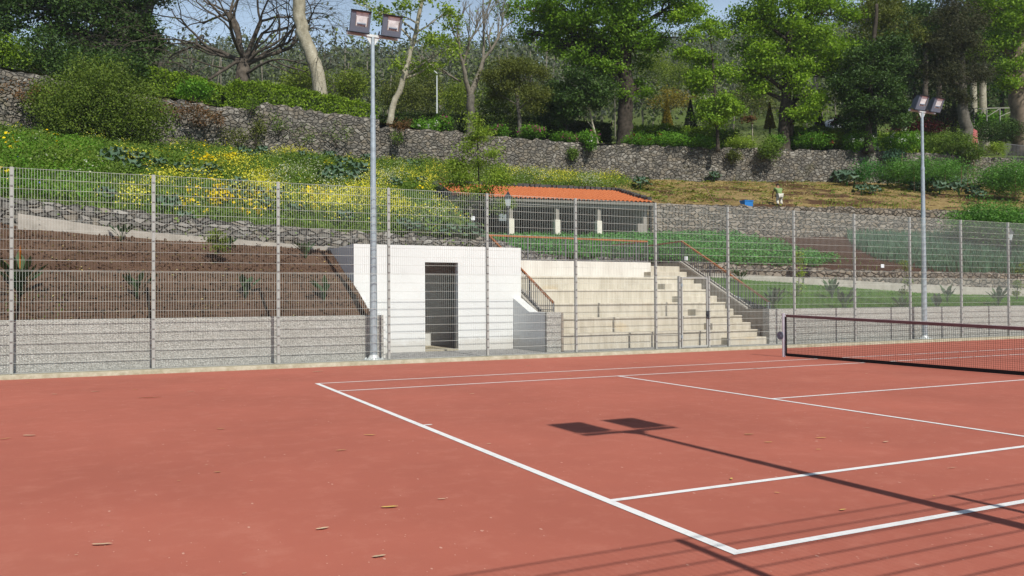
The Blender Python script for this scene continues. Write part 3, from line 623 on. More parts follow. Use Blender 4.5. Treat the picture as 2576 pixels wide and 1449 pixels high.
stone_wall('stone_wall', 'low brown grey stone wall above the lawn, topped by the crop terrace', [(x, 20.42, zrb(x)-.4) for x in xs], [(x, 20.47, zrt(x)) for x in xs], .4, 'stone_field', .2, 5, .04, .05)
m = MB()
for a, b in zip(xs[:-1], xs[1:]): m.add([(a, 20.22, zrb(a)-.4), (b, 20.22, zrb(b)-.4), (b, 20.22, zrc(b)), (a, 20.22, zrc(a)), (a, 20.5, zrc(a)+.01), (b, 20.5, zrc(b)+.01)], [(0, 1, 2, 3), (3, 2, 5, 4)])
tag(m.build('concrete_footing', 'band_concrete'), 'pale concrete footing under the low stone wall along the lawn', 'footing')
W2T = [(1640, 513, 45.2), (1841, 517, 46.0), (2093, 521, 47.0), (2404, 528, 48.7), (2700, 536, 51), (3200, 550, 56)]
W2B = [(1640, 596, 45.0), (1841, 596, 45.8), (2093, 598, 46.8), (2404, 598, 48.5), (2700, 604, 50.8), (3200, 612, 55.8)]
stone_wall('stone_wall', 'grey dry stone wall between the crop terrace and the straw covered field', [at(*p) for p in W2B], [at(*p) for p in W2T], .5, 'stone_field', .25, 7, .05, .06)
W3T = [(-900, 60, 37), (-300, 133, 41), (0, 174, 43), (120, 193, 44.6), (354, 240, 47.5), (521, 264, 49.5), (640, 276, 50.9), (652, 258, 51.1), (800, 278, 52.8), (954, 299, 54.5)]
W3B = [(-900, 240, 37), (-300, 300, 41), (0, 335, 43), (120, 345, 44.6), (354, 358, 47.5), (521, 378, 49.5), (640, 390, 50.9), (652, 391, 51.1), (800, 402, 52.8), (954, 412, 54.5)]
W3TR = [(948, 322, 55.3), (962, 322, 55.4), (1142, 331, 57.3), (1207, 340, 58.7), (1485, 361, 61.9), (1878, 373, 63.9), (2295, 382, 65.4), (2514, 397, 68), (2900, 410, 74), (3400, 424, 82)]
W3BR = [(948, 412, 55.3), (962, 412, 55.4), (1142, 420, 57.3), (1207, 425, 58.7), (1485, 455, 61.9), (1878, 464, 63.9), (2295, 466, 65.4), (2514, 470, 68), (2900, 480, 74), (3400, 490, 82)]
stone_wall('stone_wall', 'high dark stone wall below the clipped hedge, partly grown with red creeper', [at(*p) for p in W3B], [at(*p) for p in W3T], .6, 'stone_upper', .3, 9, .07, .07)
stone_wall('stone_wall', 'long high grey stone wall carrying the flower border and the big trees', [at(*p) for p in W3BR], [at(*p) for p in W3TR], .6, 'stone_upper', .3, 9, .06, .07)

# ------------------------------------------------------------------ terrain sheets
xs = [-16, -9, -5.7, -3.5, -1.1, 2.43, 2.44]
SOIL = Sheet([[(x, 15.58, .9) for x in xs], [(x, 15.66, 1.06) for x in xs], [(x, 17.5, 1.06+(zbas(x)-1.06)*.45) for x in xs], [(x, 20.3, zbas(x)) for x in xs]], 150, 30, .035, 2.2)
struct('soil_slope', SOIL.mesh('soil_slope'), 'soil_brown', True)
xs = [15.16, 18, 21, 25, 29, 35, 50]
LAWN = Sheet([[(x, 15.66, .9) for x in xs], [(x, 15.72, 1.08) for x in xs], [(x, 20.4, zrb(x)) for x in xs]], 120, 24, .03, 1.4)
struct('lawn', LAWN.mesh('lawn'), 'lawn', True)
A_up = [(-900, 250, 37), (-300, 305, 41), (0, 337, 43), (250, 352, 46), (500, 378, 49.2), (800, 402, 52.8), (1000, 414, 55.6), (1100, 419, 57)]
A_lo = [(-22, 20.7, 5.1), (-9, 20.7, 4.3), (-5.7, 20.7, 4.06), (-3.3, 20.7, 3.86), (-.3, 20.7, 3.66), (3, 20.7, 3.48), (5.6, 20.7, 3.4), (7.3, 20.7, 3.36)]
mid = [tuple(np.array(a)*.5+at(*b)*.5+np.array([0, 0, .35])) for a, b in zip(A_lo, A_up)]; mid[-1] = tuple(at(1088, 499, 40.5)); mid[-2] = tuple(at(1000, 490, 39.5))
FLOW = Sheet([[(a[0], a[1], a[2]-.8) for a in A_lo], A_lo, mid, [at(*b) for b in A_up]], 160, 36, .22, .55, 5)
struct('flower_slope', FLOW.mesh('flower_slope'), 'weed_ground', True)
D_lo = [(1060, 462, 48.4), (1200, 466, 48.6), (1400, 474, 48.8), (1548, 483, 48.9), (1648, 511, 46.5), (1841, 517, 46.5), (2093, 521, 47.5), (2404, 529, 49.2), (2800, 538, 52.5), (3300, 552, 57.5)]
D_up = [(1090, 418, 57), (1207, 425, 58.7), (1400, 445, 60.9), (1555, 453, 61.9), (1700, 456, 62.8), (1878, 458, 63.8), (2173, 460, 65.2), (2433, 464, 67), (2900, 474, 73), (3400, 484, 81)]
lo = [at(*p) for p in D_lo]; up = [at(*p) for p in D_up]
STRAW = Sheet([[p-[0, 0, 3] for p in lo], lo, up], 200, 50, .16, .9, 8)
struct('field_slope', STRAW.mesh('field_slope'), 'straw_ground', True)
C_lo = [(7.4, 22.6, 3.35), (9, 22.6, 3.1), (11, 22.6, 2.95), (15.0, 22.6, 2.92), (15.4, 20.8, 2.72), (19, 20.8, 2.68), (24, 20.8, 2.6), (30, 20.8, 2.52), (38, 20.8, 2.4), (50, 20.8, 2.25)]
C_up = [(1080, 598, 48.5), (1233, 597, 48.5), (1400, 596, 48.5), (1600, 596, 46), (1700, 596, 45.4), (1841, 594, 45.9), (2093, 595, 46.9), (2404, 596, 48.6), (2700, 602, 51), (3200, 610, 56)]
CROP = Sheet([[(a[0], a[1], a[2]-.9) for a in C_lo], C_lo, [at(*b) for b in C_up]], 200, 60, .05, 1.2, 9)
struct('crop_terrace', CROP.mesh('crop_terrace'), 'soil_field', True)
def updeep(px, d, z): P = at(px, 700, d); P[2] = z; return P
cols = [-1600, -600, 0, 500, 960, 1300, 1700, 2000, 2300, 2600, 3000, 4200]
top = W3T+W3TR
def wtop(px, dd=.45, dz=-.05):
    xs_ = [p[0] for p in top]; d = np.interp(px, xs_, [p[2] for p in top]); y = np.interp(px, xs_, [p[1] for p in top]); return at(px, y, d+dd)+[0, 0, dz]
def row(dd, zs): return [updeep(c, dd if dd > 100 else dd*np.interp(c, [-1600, 0, 960, 4200], [.75, .82, .95, 1.25]), np.interp(c, [0, 960, 2000, 2600, 4200], zs)) for c in cols]
HILL = Sheet([[wtop(c) for c in cols], row(76, [13.6, 13.6, 14.0, 16.0, 18]), row(96, [16, 17, 19, 23, 27]), row(150, [33, 33, 34, 38, 42]), row(220, [54, 55, 60, 64, 70]), row(300, [80, 84, 92, 95, 100]), row(420, [104, 108, 118, 124, 130]), row(700, [100, 105, 110, 115, 120])], 120, 14, .5, .12, 4)
struct('hillside', HILL.mesh('hillside'), 'hill_ground', True)
def ground_z(P, sheet=None): pass
# ------------------------------------------------------------------ pavilion with tiled roof
def quadpt(a, b, c, d, u, v): return (a*(1-u)+b*u)*(1-v)+(d*(1-u)+c*u)*v
ef_l, ef_r = at(1128, 493, 41.6), at(1648, 510, 44.2); bk_r, bk_l = at(1549, 480, 48.4), at(1085, 460, 46.6)
PV = thing('open_pavilion', 'open sided shelter with an orange tiled roof and white column feet', 'shelter', (ef_l+ef_r)/2*[1, 1, 0]+[0, 0, 4.6])
o = ORG[PV.name]; nu, nv = 46*6, 14*3; U_n = unit((ef_r-ef_l)); nn = unit(np.cross(ef_r-ef_l, bk_r-ef_r)); nn = nn if nn[2] > 0 else -nn
g = np.zeros((nv+1, nu+1, 3))
for j in range(nv+1):
    for i in range(nu+1):
        u, v = i/nu, j/nv; row_ = (j % 3)/3
        g[j, i] = quadpt(ef_l, ef_r, bk_r, bk_l, u, v)+nn*(.075*abs(math.sin(i/6*PI))-.06*row_)
idx = np.arange(g.shape[0]*g.shape[1]).reshape(g.shape[:2]); Q = np.stack([idx[:-1, :-1], idx[:-1, 1:], idx[1:, 1:], idx[1:, :-1]], -1).reshape(-1, 4)
rf = link('roof', fastmesh('roof', g.reshape(-1, 3)-o, Q), 'roof_tile', PV)
dn = np.array([0, 0, -1.0])
m = MB(); m.add([ef_l-nn*.05, ef_r-nn*.05, bk_r-nn*.05, bk_l-nn*.05, ef_l-nn*.16, ef_r-nn*.16, bk_r-nn*.16, bk_l-nn*.16], [(0, 1, 2, 3), (4, 5, 6, 7), (0, 1, 5, 4), (1, 2, 6, 5), (2, 3, 7, 6), (3, 0, 4, 7)]); m.build('roof_board', 'pillar_grey', PV)
m = MB()
for a, b in ((bk_l, bk_r), (bk_r, ef_r), (ef_l, bk_l)):
    n_ = int(np.linalg.norm(b-a)/.32)
    for i in range(n_):
        if b is ef_r and i > n_-3: continue
        p = a+(b-a)*(i+.5)/n_+nn*.08; rz = R.uniform(-.3, .3); c_, s_ = math.cos(rz), math.sin(rz)
        m.cbox(p, (R.uniform(.26, .36), R.uniform(.26, .38), R.uniform(.12, .2)), np.array([[c_, -s_, 0], [s_, c_, 0], [0, 0, 1]]))
m.build('coping_stones', 'coping_stone', PV)
fl = 4.55; inn = unit((bk_r-ef_r)*[1, 1, 0])
def foot(p, z): q = p.copy(); q[2] = z; return q
def wallq(a, b, z0, za, zb, t, nm, mt):
    d_ = unit((b-a)*[1, 1, 0]); s_ = np.array([-d_[1], d_[0], 0])*t/2; mm = MB(); a0, b0 = foot(a, z0), foot(b, z0); a1, b1 = foot(a, za), foot(b, zb)
    mm.add([a0-s_, b0-s_, b0+s_, a0+s_, a1-s_, b1-s_, b1+s_, a1+s_], [(0, 1, 2, 3), (4, 5, 6, 7), (0, 1, 5, 4), (1, 2, 6, 5), (2, 3, 7, 6), (3, 0, 4, 7)]); return mm.build(nm, mt, PV)
wallq(bk_l+inn*.0, bk_r, fl-1, bk_l[2]-.3, bk_r[2]-.3, .3, 'back_wall', 'painted_shade_wall')
fr = ef_r+inn*.6-U_n*.25; wallq(fr, bk_r-U_n*.1, fl-1, ef_r[2]+.0, bk_r[2]-.3, .22, 'side_wall', 'pillar_grey')
flp = ef_l+inn*.5+U_n*.2; wallq(flp, bk_l, fl-1, ef_l[2]+.0, bk_l[2]-.3, .3, 'side_wall', 'coping_stone')
wallq(fr-U_n*.5, fr+U_n*.02, fl-1, 5.5, 5.5, .3, 'side_wall', 'pillar_grey')
wallq(ef_l+inn*.35+U_n*.2, ef_r+inn*.35-U_n*.25, ef_l[2]-.42, ef_l[2]-.16, ef_r[2]-.16, .2, 'lintel', 'pillar_grey')
for px in (1182, 1284, 1400, 1505):
    y0 = np.interp(px, [1182, 1505], [548, 556]); p = at(px, y0, np.interp(px, [1128, 1648], [42.0, 44.6])); m = MB(); m.cbox(foot(p, (p[2]+fl-.6)/2), (.30, .30, p[2]-fl+.6)); c = m.build('column', 'pillar_white', PV, bevel=.01)
    m = MB(); z1 = ef_l[2]-.3; m.cbox(foot(p, (p[2]+z1)/2), (.2, .2, z1-p[2])); m.build('column_shaft', 'pillar_grey', c)
m = MB()
a, b = ef_l+inn*3.0+U_n*3, ef_r+inn*3.0-U_n*.6; n_ = 30
for i in range(n_): p = a+(b-a)*i/n_; m.cbox(foot(p, 5.2), (.03, .03, 1.3))
m.build('inner_rails', 'dark_metal', PV)
m = MB(); p = at(1264, 547, 42.5); m.cbox(p, (.42, .04, .36)); m.build('notice_board', 'steel_trough', PV)

# ------------------------------------------------------------------ lamp posts, signs, stakes, crate, person
def lamppost(px, py_top, d, zb, label):
    t = at(px, py_top, d); x, y, zt = t; T = thing('lamp_post', label, 'street lamp', (x, y, zb))
    m = MB(); m.tube([(x, y, zb), (x, y, zb+.5), (x, y, zb+.55), (x, y, zt-.62)], [.08, .075, .05, .038], 12); m.tube([(x, y, zt-.75), (x, y, zt-.68), (x, y, zt-.6)], [.04, .09, .06], 10); m.build('pole', 'dark_metal', T)
    m = MB(); m.tube([(x, y, zt-.6), (x, y, zt-.28)], [.09, .16], 4); m.build('lantern', 'lantern_glass', T)
    m = MB(); m.tube([(x, y, zt-.28), (x, y, zt-.10), (x, y, zt-.06), (x, y, zt)], [.21, .07, .05, .01], 4); m.build('lantern_cap', 'dark_metal', T)
lamppost(1278, 481, 33.5, 2.7, 'slim black lantern post before the tiled shelter')
lamppost(2541, 573, 41, 2.4, 'dark lantern post half lost behind the mesh fence and the bluish crop')
def card(px, py, d, w_, h_, label, gz=.5):
    p = at(px, py, d); T = thing('plant_label', label, 'sign', p-[0, 0, gz]); m = MB(); m.cbox(p, (w_, .02, h_)); m.build('card', 'sign_white', T); m = MB(); m.beam(p+[0, .02, -gz-.2], p+[0, .02, 0], .015, .015); m.build('stake', 'stake_wood', T)
card(867, 574, 27.5, .2, .14, 'small white plant label on the flower slope above the white building', .35)
card(1190, 549, 32, .15, .15, 'small white plant label among broad leaves left of the shelter', .45)
card(1726, 650, 29.6, .14, .14, 'small white plant label behind the top of the stair railing', .3)
card(2220, 669, 36, .2, .15, 'small white plant label on bare soil above the lawn wall', .3)
p = at(1878, 512, 47.0); Cr = thing('crate', 'blue plastic crate standing on the edge of the field wall', 'crate', p-[0, 0, .2])
m = MB(); a, h_ = .31, .17; 
for q in ((-a, a, -.2, -.17), (-a, a, .17, .2)): m.prism([(p[0]+q[0]*.93, p[2]-h_), (p[0]+q[1]*.93, p[2]-h_), (p[0]+q[1], p[2]+h_), (p[0]+q[0], p[2]+h_)], p[1]+q[2], p[1]+q[3], 'y')
for q in (-1, 1): m.prism([(p[0]+q*a*.93, p[2]-h_), (p[0]+q*(a*.93-.03), p[2]-h_), (p[0]+q*(a-.03), p[2]+h_), (p[0]+q*a, p[2]+h_)], p[1]-.17, p[1]+.17, 'y')
m.box(p[0]-a*.9, p[0]+a*.9, p[1]-.17, p[1]+.17, p[2]-h_, p[2]-h_+.02); m.build('body', 'crate_blue', Cr)
m = MB(); m.box(p[0]-a-.02, p[0]+a+.02, p[1]-.222, p[1]-.2, p[2]+h_-.05, p[2]+h_); m.box(p[0]-a-.02, p[0]+a+.02, p[1]+.2, p[1]+.22, p[2]+h_-.05, p[2]+h_); m.build('rim', 'crate_blue', Cr)
def stick(nm, a, b, r, mat, label, cat): m = MB(); a = np.array(a); b = np.array(b); m.tube([a, (a+b)/2+R.normal(size=3)*.02, b], [r, r*.9, r*.8], 6); return tag(m.build(nm, mat), label, cat)
stick('wooden_stake', at(1796, 508, 47.3), at(1768, 462, 48), .03, 'stake_wood', 'leaning brown stick rising behind the blue crate', 'stake')
stick('wooden_stake', at(1976, 520, 46.9), at(1968, 500, 47), .025, 'stake_wood', 'short leaning stick on the wall just right of the gardener', 'stake')

def skinned(name, V, E_, rad, mat, parent, root=0, lv=2):
    me = bpy.data.meshes.new(name); o_ = ORG[parent.name] if parent is not None else np.zeros(3); me.from_pydata([tuple(np.array(v)-o_) for v in V], E_, [])
    ob = link(name, me, mat, parent); ob.modifiers.new('skin', 'SKIN'); sv = me.skin_vertices[0].data
    for i, r_ in enumerate(rad): sv[i].radius = (r_, r_) if not isinstance(r_, tuple) else r_; sv[i].use_root = (i == root)
    s_ = ob.modifiers.new('sub', 'SUBSURF'); s_.levels = lv; s_.render_levels = lv
    dg = bpy.context.evaluated_depsgraph_get(); ev = ob.evaluated_get(dg); nm = bpy.data.meshes.new_from_object(ev); ob.modifiers.clear(); ob.data = nm
    if not nm.materials: nm.materials.append(M[mat])
    nm.polygons.foreach_set('use_smooth', np.ones(len(nm.polygons), bool)); return ob
pb = at(1962, 517, 47.4); H = thing('person', 'gardener in a green shirt and white trousers bending over with back turned', 'person', pb)
fx = unit(np.array([.25, 1, 0])); rt = np.array([fx[1], -fx[0], 0]); up_ = np.array([0, 0, 1.0])
def B3(a, b, c): return pb+rt*a+fx*b+up_*c       # right, forward, up
J = dict(pel=B3(0, 0, .60), sp=B3(.01, .10, .78), ch=B3(.03, .22, .96), nk=B3(.04, .28, 1.10), hd=B3(.05, .33, 1.19), ht=B3(.05, .37, 1.28),
         hl=B3(-.09, 0, .57), kl=B3(-.11, .12, .32), al=B3(-.11, .0, .07), tl=B3(-.12, .16, .03), hr=B3(.09, 0, .57), kr=B3(.11, .10, .32), ar=B3(.11, -.02, .07), tr=B3(.12, .14, .03),
         sl=B3(-.17, .24, .99), el=B3(-.24, .36, .75), wl=B3(-.16, .52, .58), sr=B3(.22, .24, .98), er=B3(.33, .40, .80), wr=B3(.16, .56, .66))
names = list(J); ix = {k: i for i, k in enumerate(names)}
ed = [('pel', 'sp'), ('sp', 'ch'), ('ch', 'nk'), ('nk', 'hd'), ('hd', 'ht'), ('pel', 'hl'), ('hl', 'kl'), ('kl', 'al'), ('al', 'tl'), ('pel', 'hr'), ('hr', 'kr'), ('kr', 'ar'), ('ar', 'tr'), ('ch', 'sl'), ('sl', 'el'), ('el', 'wl'), ('ch', 'sr'), ('sr', 'er'), ('er', 'wr')]
rd = dict(pel=.12, sp=.12, ch=.14, nk=.05, hd=.085, ht=.075, hl=.085, kl=.055, al=.04, tl=.035, hr=.085, kr=.055, ar=.04, tr=.035, sl=.06, el=.04, wl=.028, sr=.06, er=.04, wr=.028)
Vb = [J[k] for k in names]; Eb = [(ix[a], ix[b]) for a, b in ed]; Rb = [rd[k] for k in names]
for sd in ('l', 'r'):                                     # five fingers curled round the hoe, chained from a palm
    wv = J['w'+sd]; d_ = unit(wv-J['e'+sd]); pa = len(Vb); Vb.append(wv+d_*.05); Eb.append((ix['w'+sd], pa)); Rb.append(.026)
    for k in range(4):
        b0 = len(Vb); off = rt*(k-1.5)*.018; L = (.032, .038, .036, .028)[k]; Vb += [wv+d_*.09+off, wv+d_*(.09+L)+off-up_*.012, wv+d_*(.09+L*.9)+off-up_*.04]; Eb += [(pa, b0), (b0, b0+1), (b0+1, b0+2)]; Rb += [.010, .009, .008]
    b0 = len(Vb); q = 1 if sd == 'l' else -1; Vb += [wv+d_*.03+rt*.032*q, wv+d_*.055+rt*.04*q-up_*.02]; Eb += [(ix['w'+sd], b0), (b0, b0+1)]; Rb += [.011, .009]
skinned('body', Vb, Eb, Rb, 'skin', H)
sub = ['pel', 'sp', 'ch', 'sl', 'el', 'sr', 'er']; si = {k: i for i, k in enumerate(sub)}; VV = [J[k] for k in sub]; VV[0] = J['pel']-up_*.045; VV[4] = (J['sl']+J['el'])/2; VV[6] = (J['sr']+J['er'])/2
skinned('shirt', VV, [(0, 1), (1, 2), (2, 3), (3, 4), (2, 5), (5, 6)], [.175, .168, .178, .09, .07, .09, .07], 'shirt_green', H)
sub = ['pel', 'hl', 'kl', 'al', 'hr', 'kr', 'ar']; VV = [J[k] for k in sub]; VV[0] = J['pel']-up_*.01
skinned('trousers', VV, [(0, 1), (1, 2), (2, 3), (0, 4), (4, 5), (5, 6)], [.145, .115, .082, .07, .115, .082, .07], 'trousers_white', H)
for s_ in ('l', 'r'): skinned('boot', [J['a'+s_]+up_*.02, J['a'+s_]-up_*.03, J['t'+s_]], [(0, 1), (1, 2)], [.06, .055, .045], 'boot_dark', H)
skinned('hair', [J['hd']-fx*.045-up_*.01, J['hd']-fx*.02+up_*.05, J['ht']+up_*.012-fx*.02], [(0, 1), (1, 2)], [.078, .1, .088], 'hair_dark', H)
hb = at(1920, 512, 47.9)
m = MB(); m.tube([J['wr']+rt*.05, J['wl'], hb+[0, 0, .06]], .016, 6); Ho = thing('hoe', 'long handled hoe held by the gardener', 'hoe', hb); m.build('handle', 'stake_wood', Ho); m = MB(); m.cbox(hb, (.16, .03, .14)); m.build('blade', 'dark_metal', Ho)

# ------------------------------------------------------------------ vegetation builders
HG = HILL.G.reshape(-1, 3)
def hz_(p): i = np.argmin(((HG[:, :2]-p[:2])**2).sum(1)); return HG[i, 2]
def blobpts(px, py, d, rx, ry, n, depth=.85, shell=.42, dd=0):
    c = at(px, py, d+dd); k = d/FD; v = unit(R.normal(size=(n, 3))); rr = R.random(n)**shell*(1+.28*wob(v*1.0, 2.5, int(abs(px+py))))
    v = v*rr[:, None]; return c+v[:, :1]*R_*rx*k+v[:, 1:2]*F_*rx*k*depth+v[:, 2:]*np.array([0, 0, 1])*ry*k
def curve(a, b, n=5, sag=.12):
    a = np.array(a); b = np.array(b); L = np.linalg.norm(b-a); o_ = R.normal(size=3)*L*.07; return [a+(b-a)*t+math.sin(PI*t)*(o_+np.array([0, 0, sag*L])) for t in np.linspace(0, 1, n)]
def tree(name, label, trunk, r0, r1, bark, blobs, leaf, lsize, per=22, sig=.28, branch=1, group=None, extra=(), up=.25, aspect=.6, base=True, cat='tree', lump=True):
    """trunk: [(px,py,d)...] from the foot up; blobs: (px,py,rx,ry,clusters)"""
    P = [at(*t) for t in trunk]; D = trunk[0][2]
    if base: z = hz_(P[0]); P[0] = np.array([P[0][0], P[0][1], min(P[0][2], z-.15)])
    T = thing(name, label, cat, P[0], group); m = MB()
    L = [P[0]]
    for a, b in zip(P[:-1], P[1:]):
        for t in (.25, .5, .75, 1): L.append(a+(b-a)*t+(R.normal(size=3)*r0*.12 if t < 1 else 0))
    rad = [r0+(r1-r0)*i/(len(L)-1) for i in range(len(L))]; rad[0] = r0*1.55; rad[1] = r0*1.12
    m.tube(L, rad, 12); PT = []
    for bl in blobs:
        px, py, rx, ry, n = bl[:5]; dd = bl[5] if len(bl) > 5 else 0; Q = []; kk = max(2, min(9, n//13)) if lump else 1
        for q_ in range(kk):                                     # foliage pads with gaps between them
            th_ = R.uniform(0, 2*PI); ra = R.random()**.5*.78*(kk > 1); f_ = R.uniform(.34, .56) if kk > 1 else 1
            Q.append(blobpts(px+ra*rx*math.cos(th_), py+ra*ry*math.sin(th_), D, rx*f_, ry*f_*.85, max(5, int(n*.8/kk)), shell=.6, dd=dd+R.uniform(-.8, .8)*rx*D/FD*(kk > 1)))
        Q = np.concatenate(Q); PT.append(Q); n = len(Q)
        if branch:
            c = at(px, py, D+dd); zs = [abs(l[2]-(c[2]-np.linalg.norm((l-c)[:2])*.6)) for l in L[3:]]; i = int(np.argmin(zs))+3 if len(L) > 4 else len(L)-1
            rb = max(rad[i]*.5, r1*.5); cv = curve(L[i], c, 6); m.tube(cv, [rb*(1-.13*k) for k in range(6)], 7)
            for k in range(min(16, n//6+3)):
                q = Q[R.integers(n)]; j = R.integers(2, 6); m.tube(curve(cv[j], q, 4, .05), [rb*.32, rb*.24, rb*.15, rb*.05], 5)
    for a, b, ra in extra: m.tube(curve(at(*a), at(*b), 6, .08), [ra*(1-.15*k) for k in range(6)], 7)
    m.build('trunk', bark, T, smooth=True); lsize *= 1.08; sig *= 1.12; per = int(per*1.55)
    if PT:
        PT = np.concatenate(PT); sc = np.repeat(R.uniform(.6, 1.5, len(PT)), per)[:, None]; Q = np.repeat(PT, per, 0)+R.normal(size=(len(PT)*per, 3))*sig*sc*[1, 1, .6]
        leaves('crown', Q, lsize, leaf, T, aspect, up)
    return T
def bush(name, label, px, py, d, rx, ry, leaf, n, per=18, sig=.2, lsize=.12, stems=4, zb=None, group=None, flowers=None, cat='shrub', up=.3, shell=.35):
    c = at(px, py, d); k = d/FD; z0 = c[2]-ry*k if zb is None else zb; T = thing(name, label, cat, (c[0], c[1], z0), group)
    P = blobpts(px, py, d, rx, ry, n, shell=shell); P = P[P[:, 2] > z0]; Q = np.repeat(P, per, 0)+R.normal(size=(len(P)*per, 3))*sig
    leaves('foliage', Q, lsize, leaf, T, .6, up)
    m = MB(); f0 = np.array([c[0], c[1], z0-.25])
    for i in range(stems): m.tube(curve(f0+R.normal(size=3)*[.12, .12, 0], P[R.integers(len(P))], 5, .1), [.045, .035, .028, .02, .01], 5)
    if stems: m.build('stems', 'bark_dark', T)
    if flowers:
        fm, fn, fs = flowers; v = P[R.choice(len(P), min(fn, len(P)), replace=False)]; v = v[np.argsort((v-CAM)@F_-v[:, 2]*.6)][:max(4, int(len(v)*.8))]; v = v+[0, -.1, .08]; Q = np.repeat(v, 14, 0)+R.normal(size=(len(v)*14, 3))*fs*.8
        fo = leaves('blossoms', Q, fs, fm, T, .8, .4)
    return T
def hedge(label, top, hgt, th, leaf, per_m=300, lsize=.13, group=None, name='hedge', round_=.25):
    """top: [(px,py,d)...] along the crest"""
    C = resample([at(*t) for t in top], .35); T = thing(name, label, 'hedge', C[0]-[0, 0, hgt], group); d = np.gradient(C[:, :2], axis=0); nv = unit(np.stack([-d[:, 1], d[:, 0], 0*d[:, 0]], 1)); nv[np.sum(nv*F_, 1) < 0] *= -1
    C = C+(np.array([0, 0, 1])*(.05*R.normal(size=len(C))+.07*wob(C, 1.5, 4))[:, None]); hb_ = C.copy(); hb_[:, 2] -= hgt
    prof = [(0, hgt), (-.02, .12*hgt), (.12, .0), (.88, 0), (1.0, .12*hgt), (1, hgt)]; rows = [C+nv*(.22+a*(th-.44))-np.array([0, 0, b+.24]) for a, b in prof]; G = np.array(rows); G += .05*R.normal(size=G.shape)
    a_, b_ = G.shape[:2]; idx = np.arange(a_*b_).reshape(a_, b_); Q = np.stack([idx[:-1, :-1], idx[:-1, 1:], idx[1:, 1:], idx[1:, :-1]], -1).reshape(-1, 4)
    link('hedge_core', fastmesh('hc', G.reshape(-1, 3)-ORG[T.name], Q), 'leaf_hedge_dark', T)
    Ltot = np.linalg.norm(np.diff(C, axis=0), axis=1).sum(); N_ = int(Ltot*per_m*(hgt+th)*.75); t = R.random(N_)*(len(C)-1.001); i = t.astype(int); f = (t-i)[:, None]; s_ = R.random(N_)*(hgt+th*.9)
    base_ = C[i]*(1-f)+C[i+1]*f; nn_ = nv[i]; front = s_ < hgt
    P = base_+nn_*np.where(front, 0, s_-hgt)[:, None]-np.array([0, 0, 1])*np.where(front, hgt-s_, 0)[:, None]
    ed_ = np.minimum(np.abs(s_-hgt), .4); P += nn_*(np.where(front, (.4-ed_)*.3, 0))[:, None]; P += R.normal(size=P.shape)*.08+nn_*(.1*wob(P, 2.2, 9))[:, None]
    leaves('foliage', P, lsize, leaf, T, .6, .2); return T
# ------------------------------------------------------------------ trees on the upper terrace (left to right)
tree('tree', 'big dark leafy tree with pale scarred trunk at the far left', [(395, 330, 57), (395, 200, 57), (375, 150, 57), (355, 60, 57), (395, -30, 57), (410, -110, 57)], .75, .3, 'bark_grey',
     [(60, 20, 130, 60, 190), (200, 10, 130, 70, 250), (330, -10, 90, 60, 170), (255, 110, 90, 60, 200), (310, 60, 70, 60, 150), (200, 150, 120, 45, 190), (330, 140, 60, 55, 110), (90, -60, 160, 60, 80), (350, -80, 120, 60, 120), (385, 110, 35, 30, 50), (150, 70, 60, 30, 60)], 'leaf_dark', .2, 24, .34)  # dark green leaf colour also carries the shading of the left crowns
tree('tree', 'leaning dark trunk with overhanging leaves at the left edge', [(60, 250, 56), (85, 185, 56), (120, 120, 56), (170, 40, 56), (215, -40, 56)], .28, .12, 'bark_dark',
     [(30, 10, 90, 50, 110), (0, 60, 60, 40, 70), (60, -50, 120, 50, 80), (345, 75, 28, 14, 22), (365, 55, 22, 12, 14)], 'leaf_dark', .2, 20, .3)
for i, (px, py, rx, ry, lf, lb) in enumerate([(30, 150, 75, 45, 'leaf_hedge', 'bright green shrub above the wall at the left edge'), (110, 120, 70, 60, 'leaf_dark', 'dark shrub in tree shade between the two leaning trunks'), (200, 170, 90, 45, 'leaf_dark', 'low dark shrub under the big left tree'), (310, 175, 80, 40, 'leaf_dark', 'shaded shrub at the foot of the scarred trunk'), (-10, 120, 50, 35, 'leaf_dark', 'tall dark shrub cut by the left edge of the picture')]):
    bush('shrub', lb, px, py, 53, rx, ry, lf, 150, 20, .28, .17, 5, group='shrubs under the left trees')  # the dark-leaved ones hold the tree shade in their leaf colour
# bare spreading tree: recursive branching
BT_ = thing('bare_tree', 'spreading leafless tree with crooked dark limbs behind the hedge', 'tree', at(606, 260, 60)); mb = MB(); tw = MB(); TIPS = []
def grow(p, d, L, r, dep):
    pts = [p]; n = 4
    for i in range(n):
        d = unit(d+R.normal(size=3)*.2*[1, 1, .8]+np.array([0, 0, .05 if dep < 3 else -.02])); pts.append(pts[-1]+d*L/n)
    r1 = r*.68; (mb if dep < 4 else tw).tube(pts, [r+(r1-r)*i/n for i in range(n+1)], 8 if dep < 2 else (5 if dep < 4 else 3), caps=False)
    if dep >= 7: TIPS.append(pts[-1]); return
    for i in range(2 if dep in (0, 4, 6) else 3):
        ax = unit(R.normal(size=3)); nd = unit(d+unit(np.cross(d, ax))*R.uniform(.5, .95)); grow(pts[-1] if i < 2 else pts[int(R.integers(2, 4))], nd, L*R.uniform(.66, .86), r1*R.uniform(.62, .8), dep+1)
b0 = at(606, 330, 60); b1 = at(610, 205, 60); mb.tube([b0, at(607, 250, 60), b1, at(614, 150, 60)], [.8, .62, .55, .42], 12)
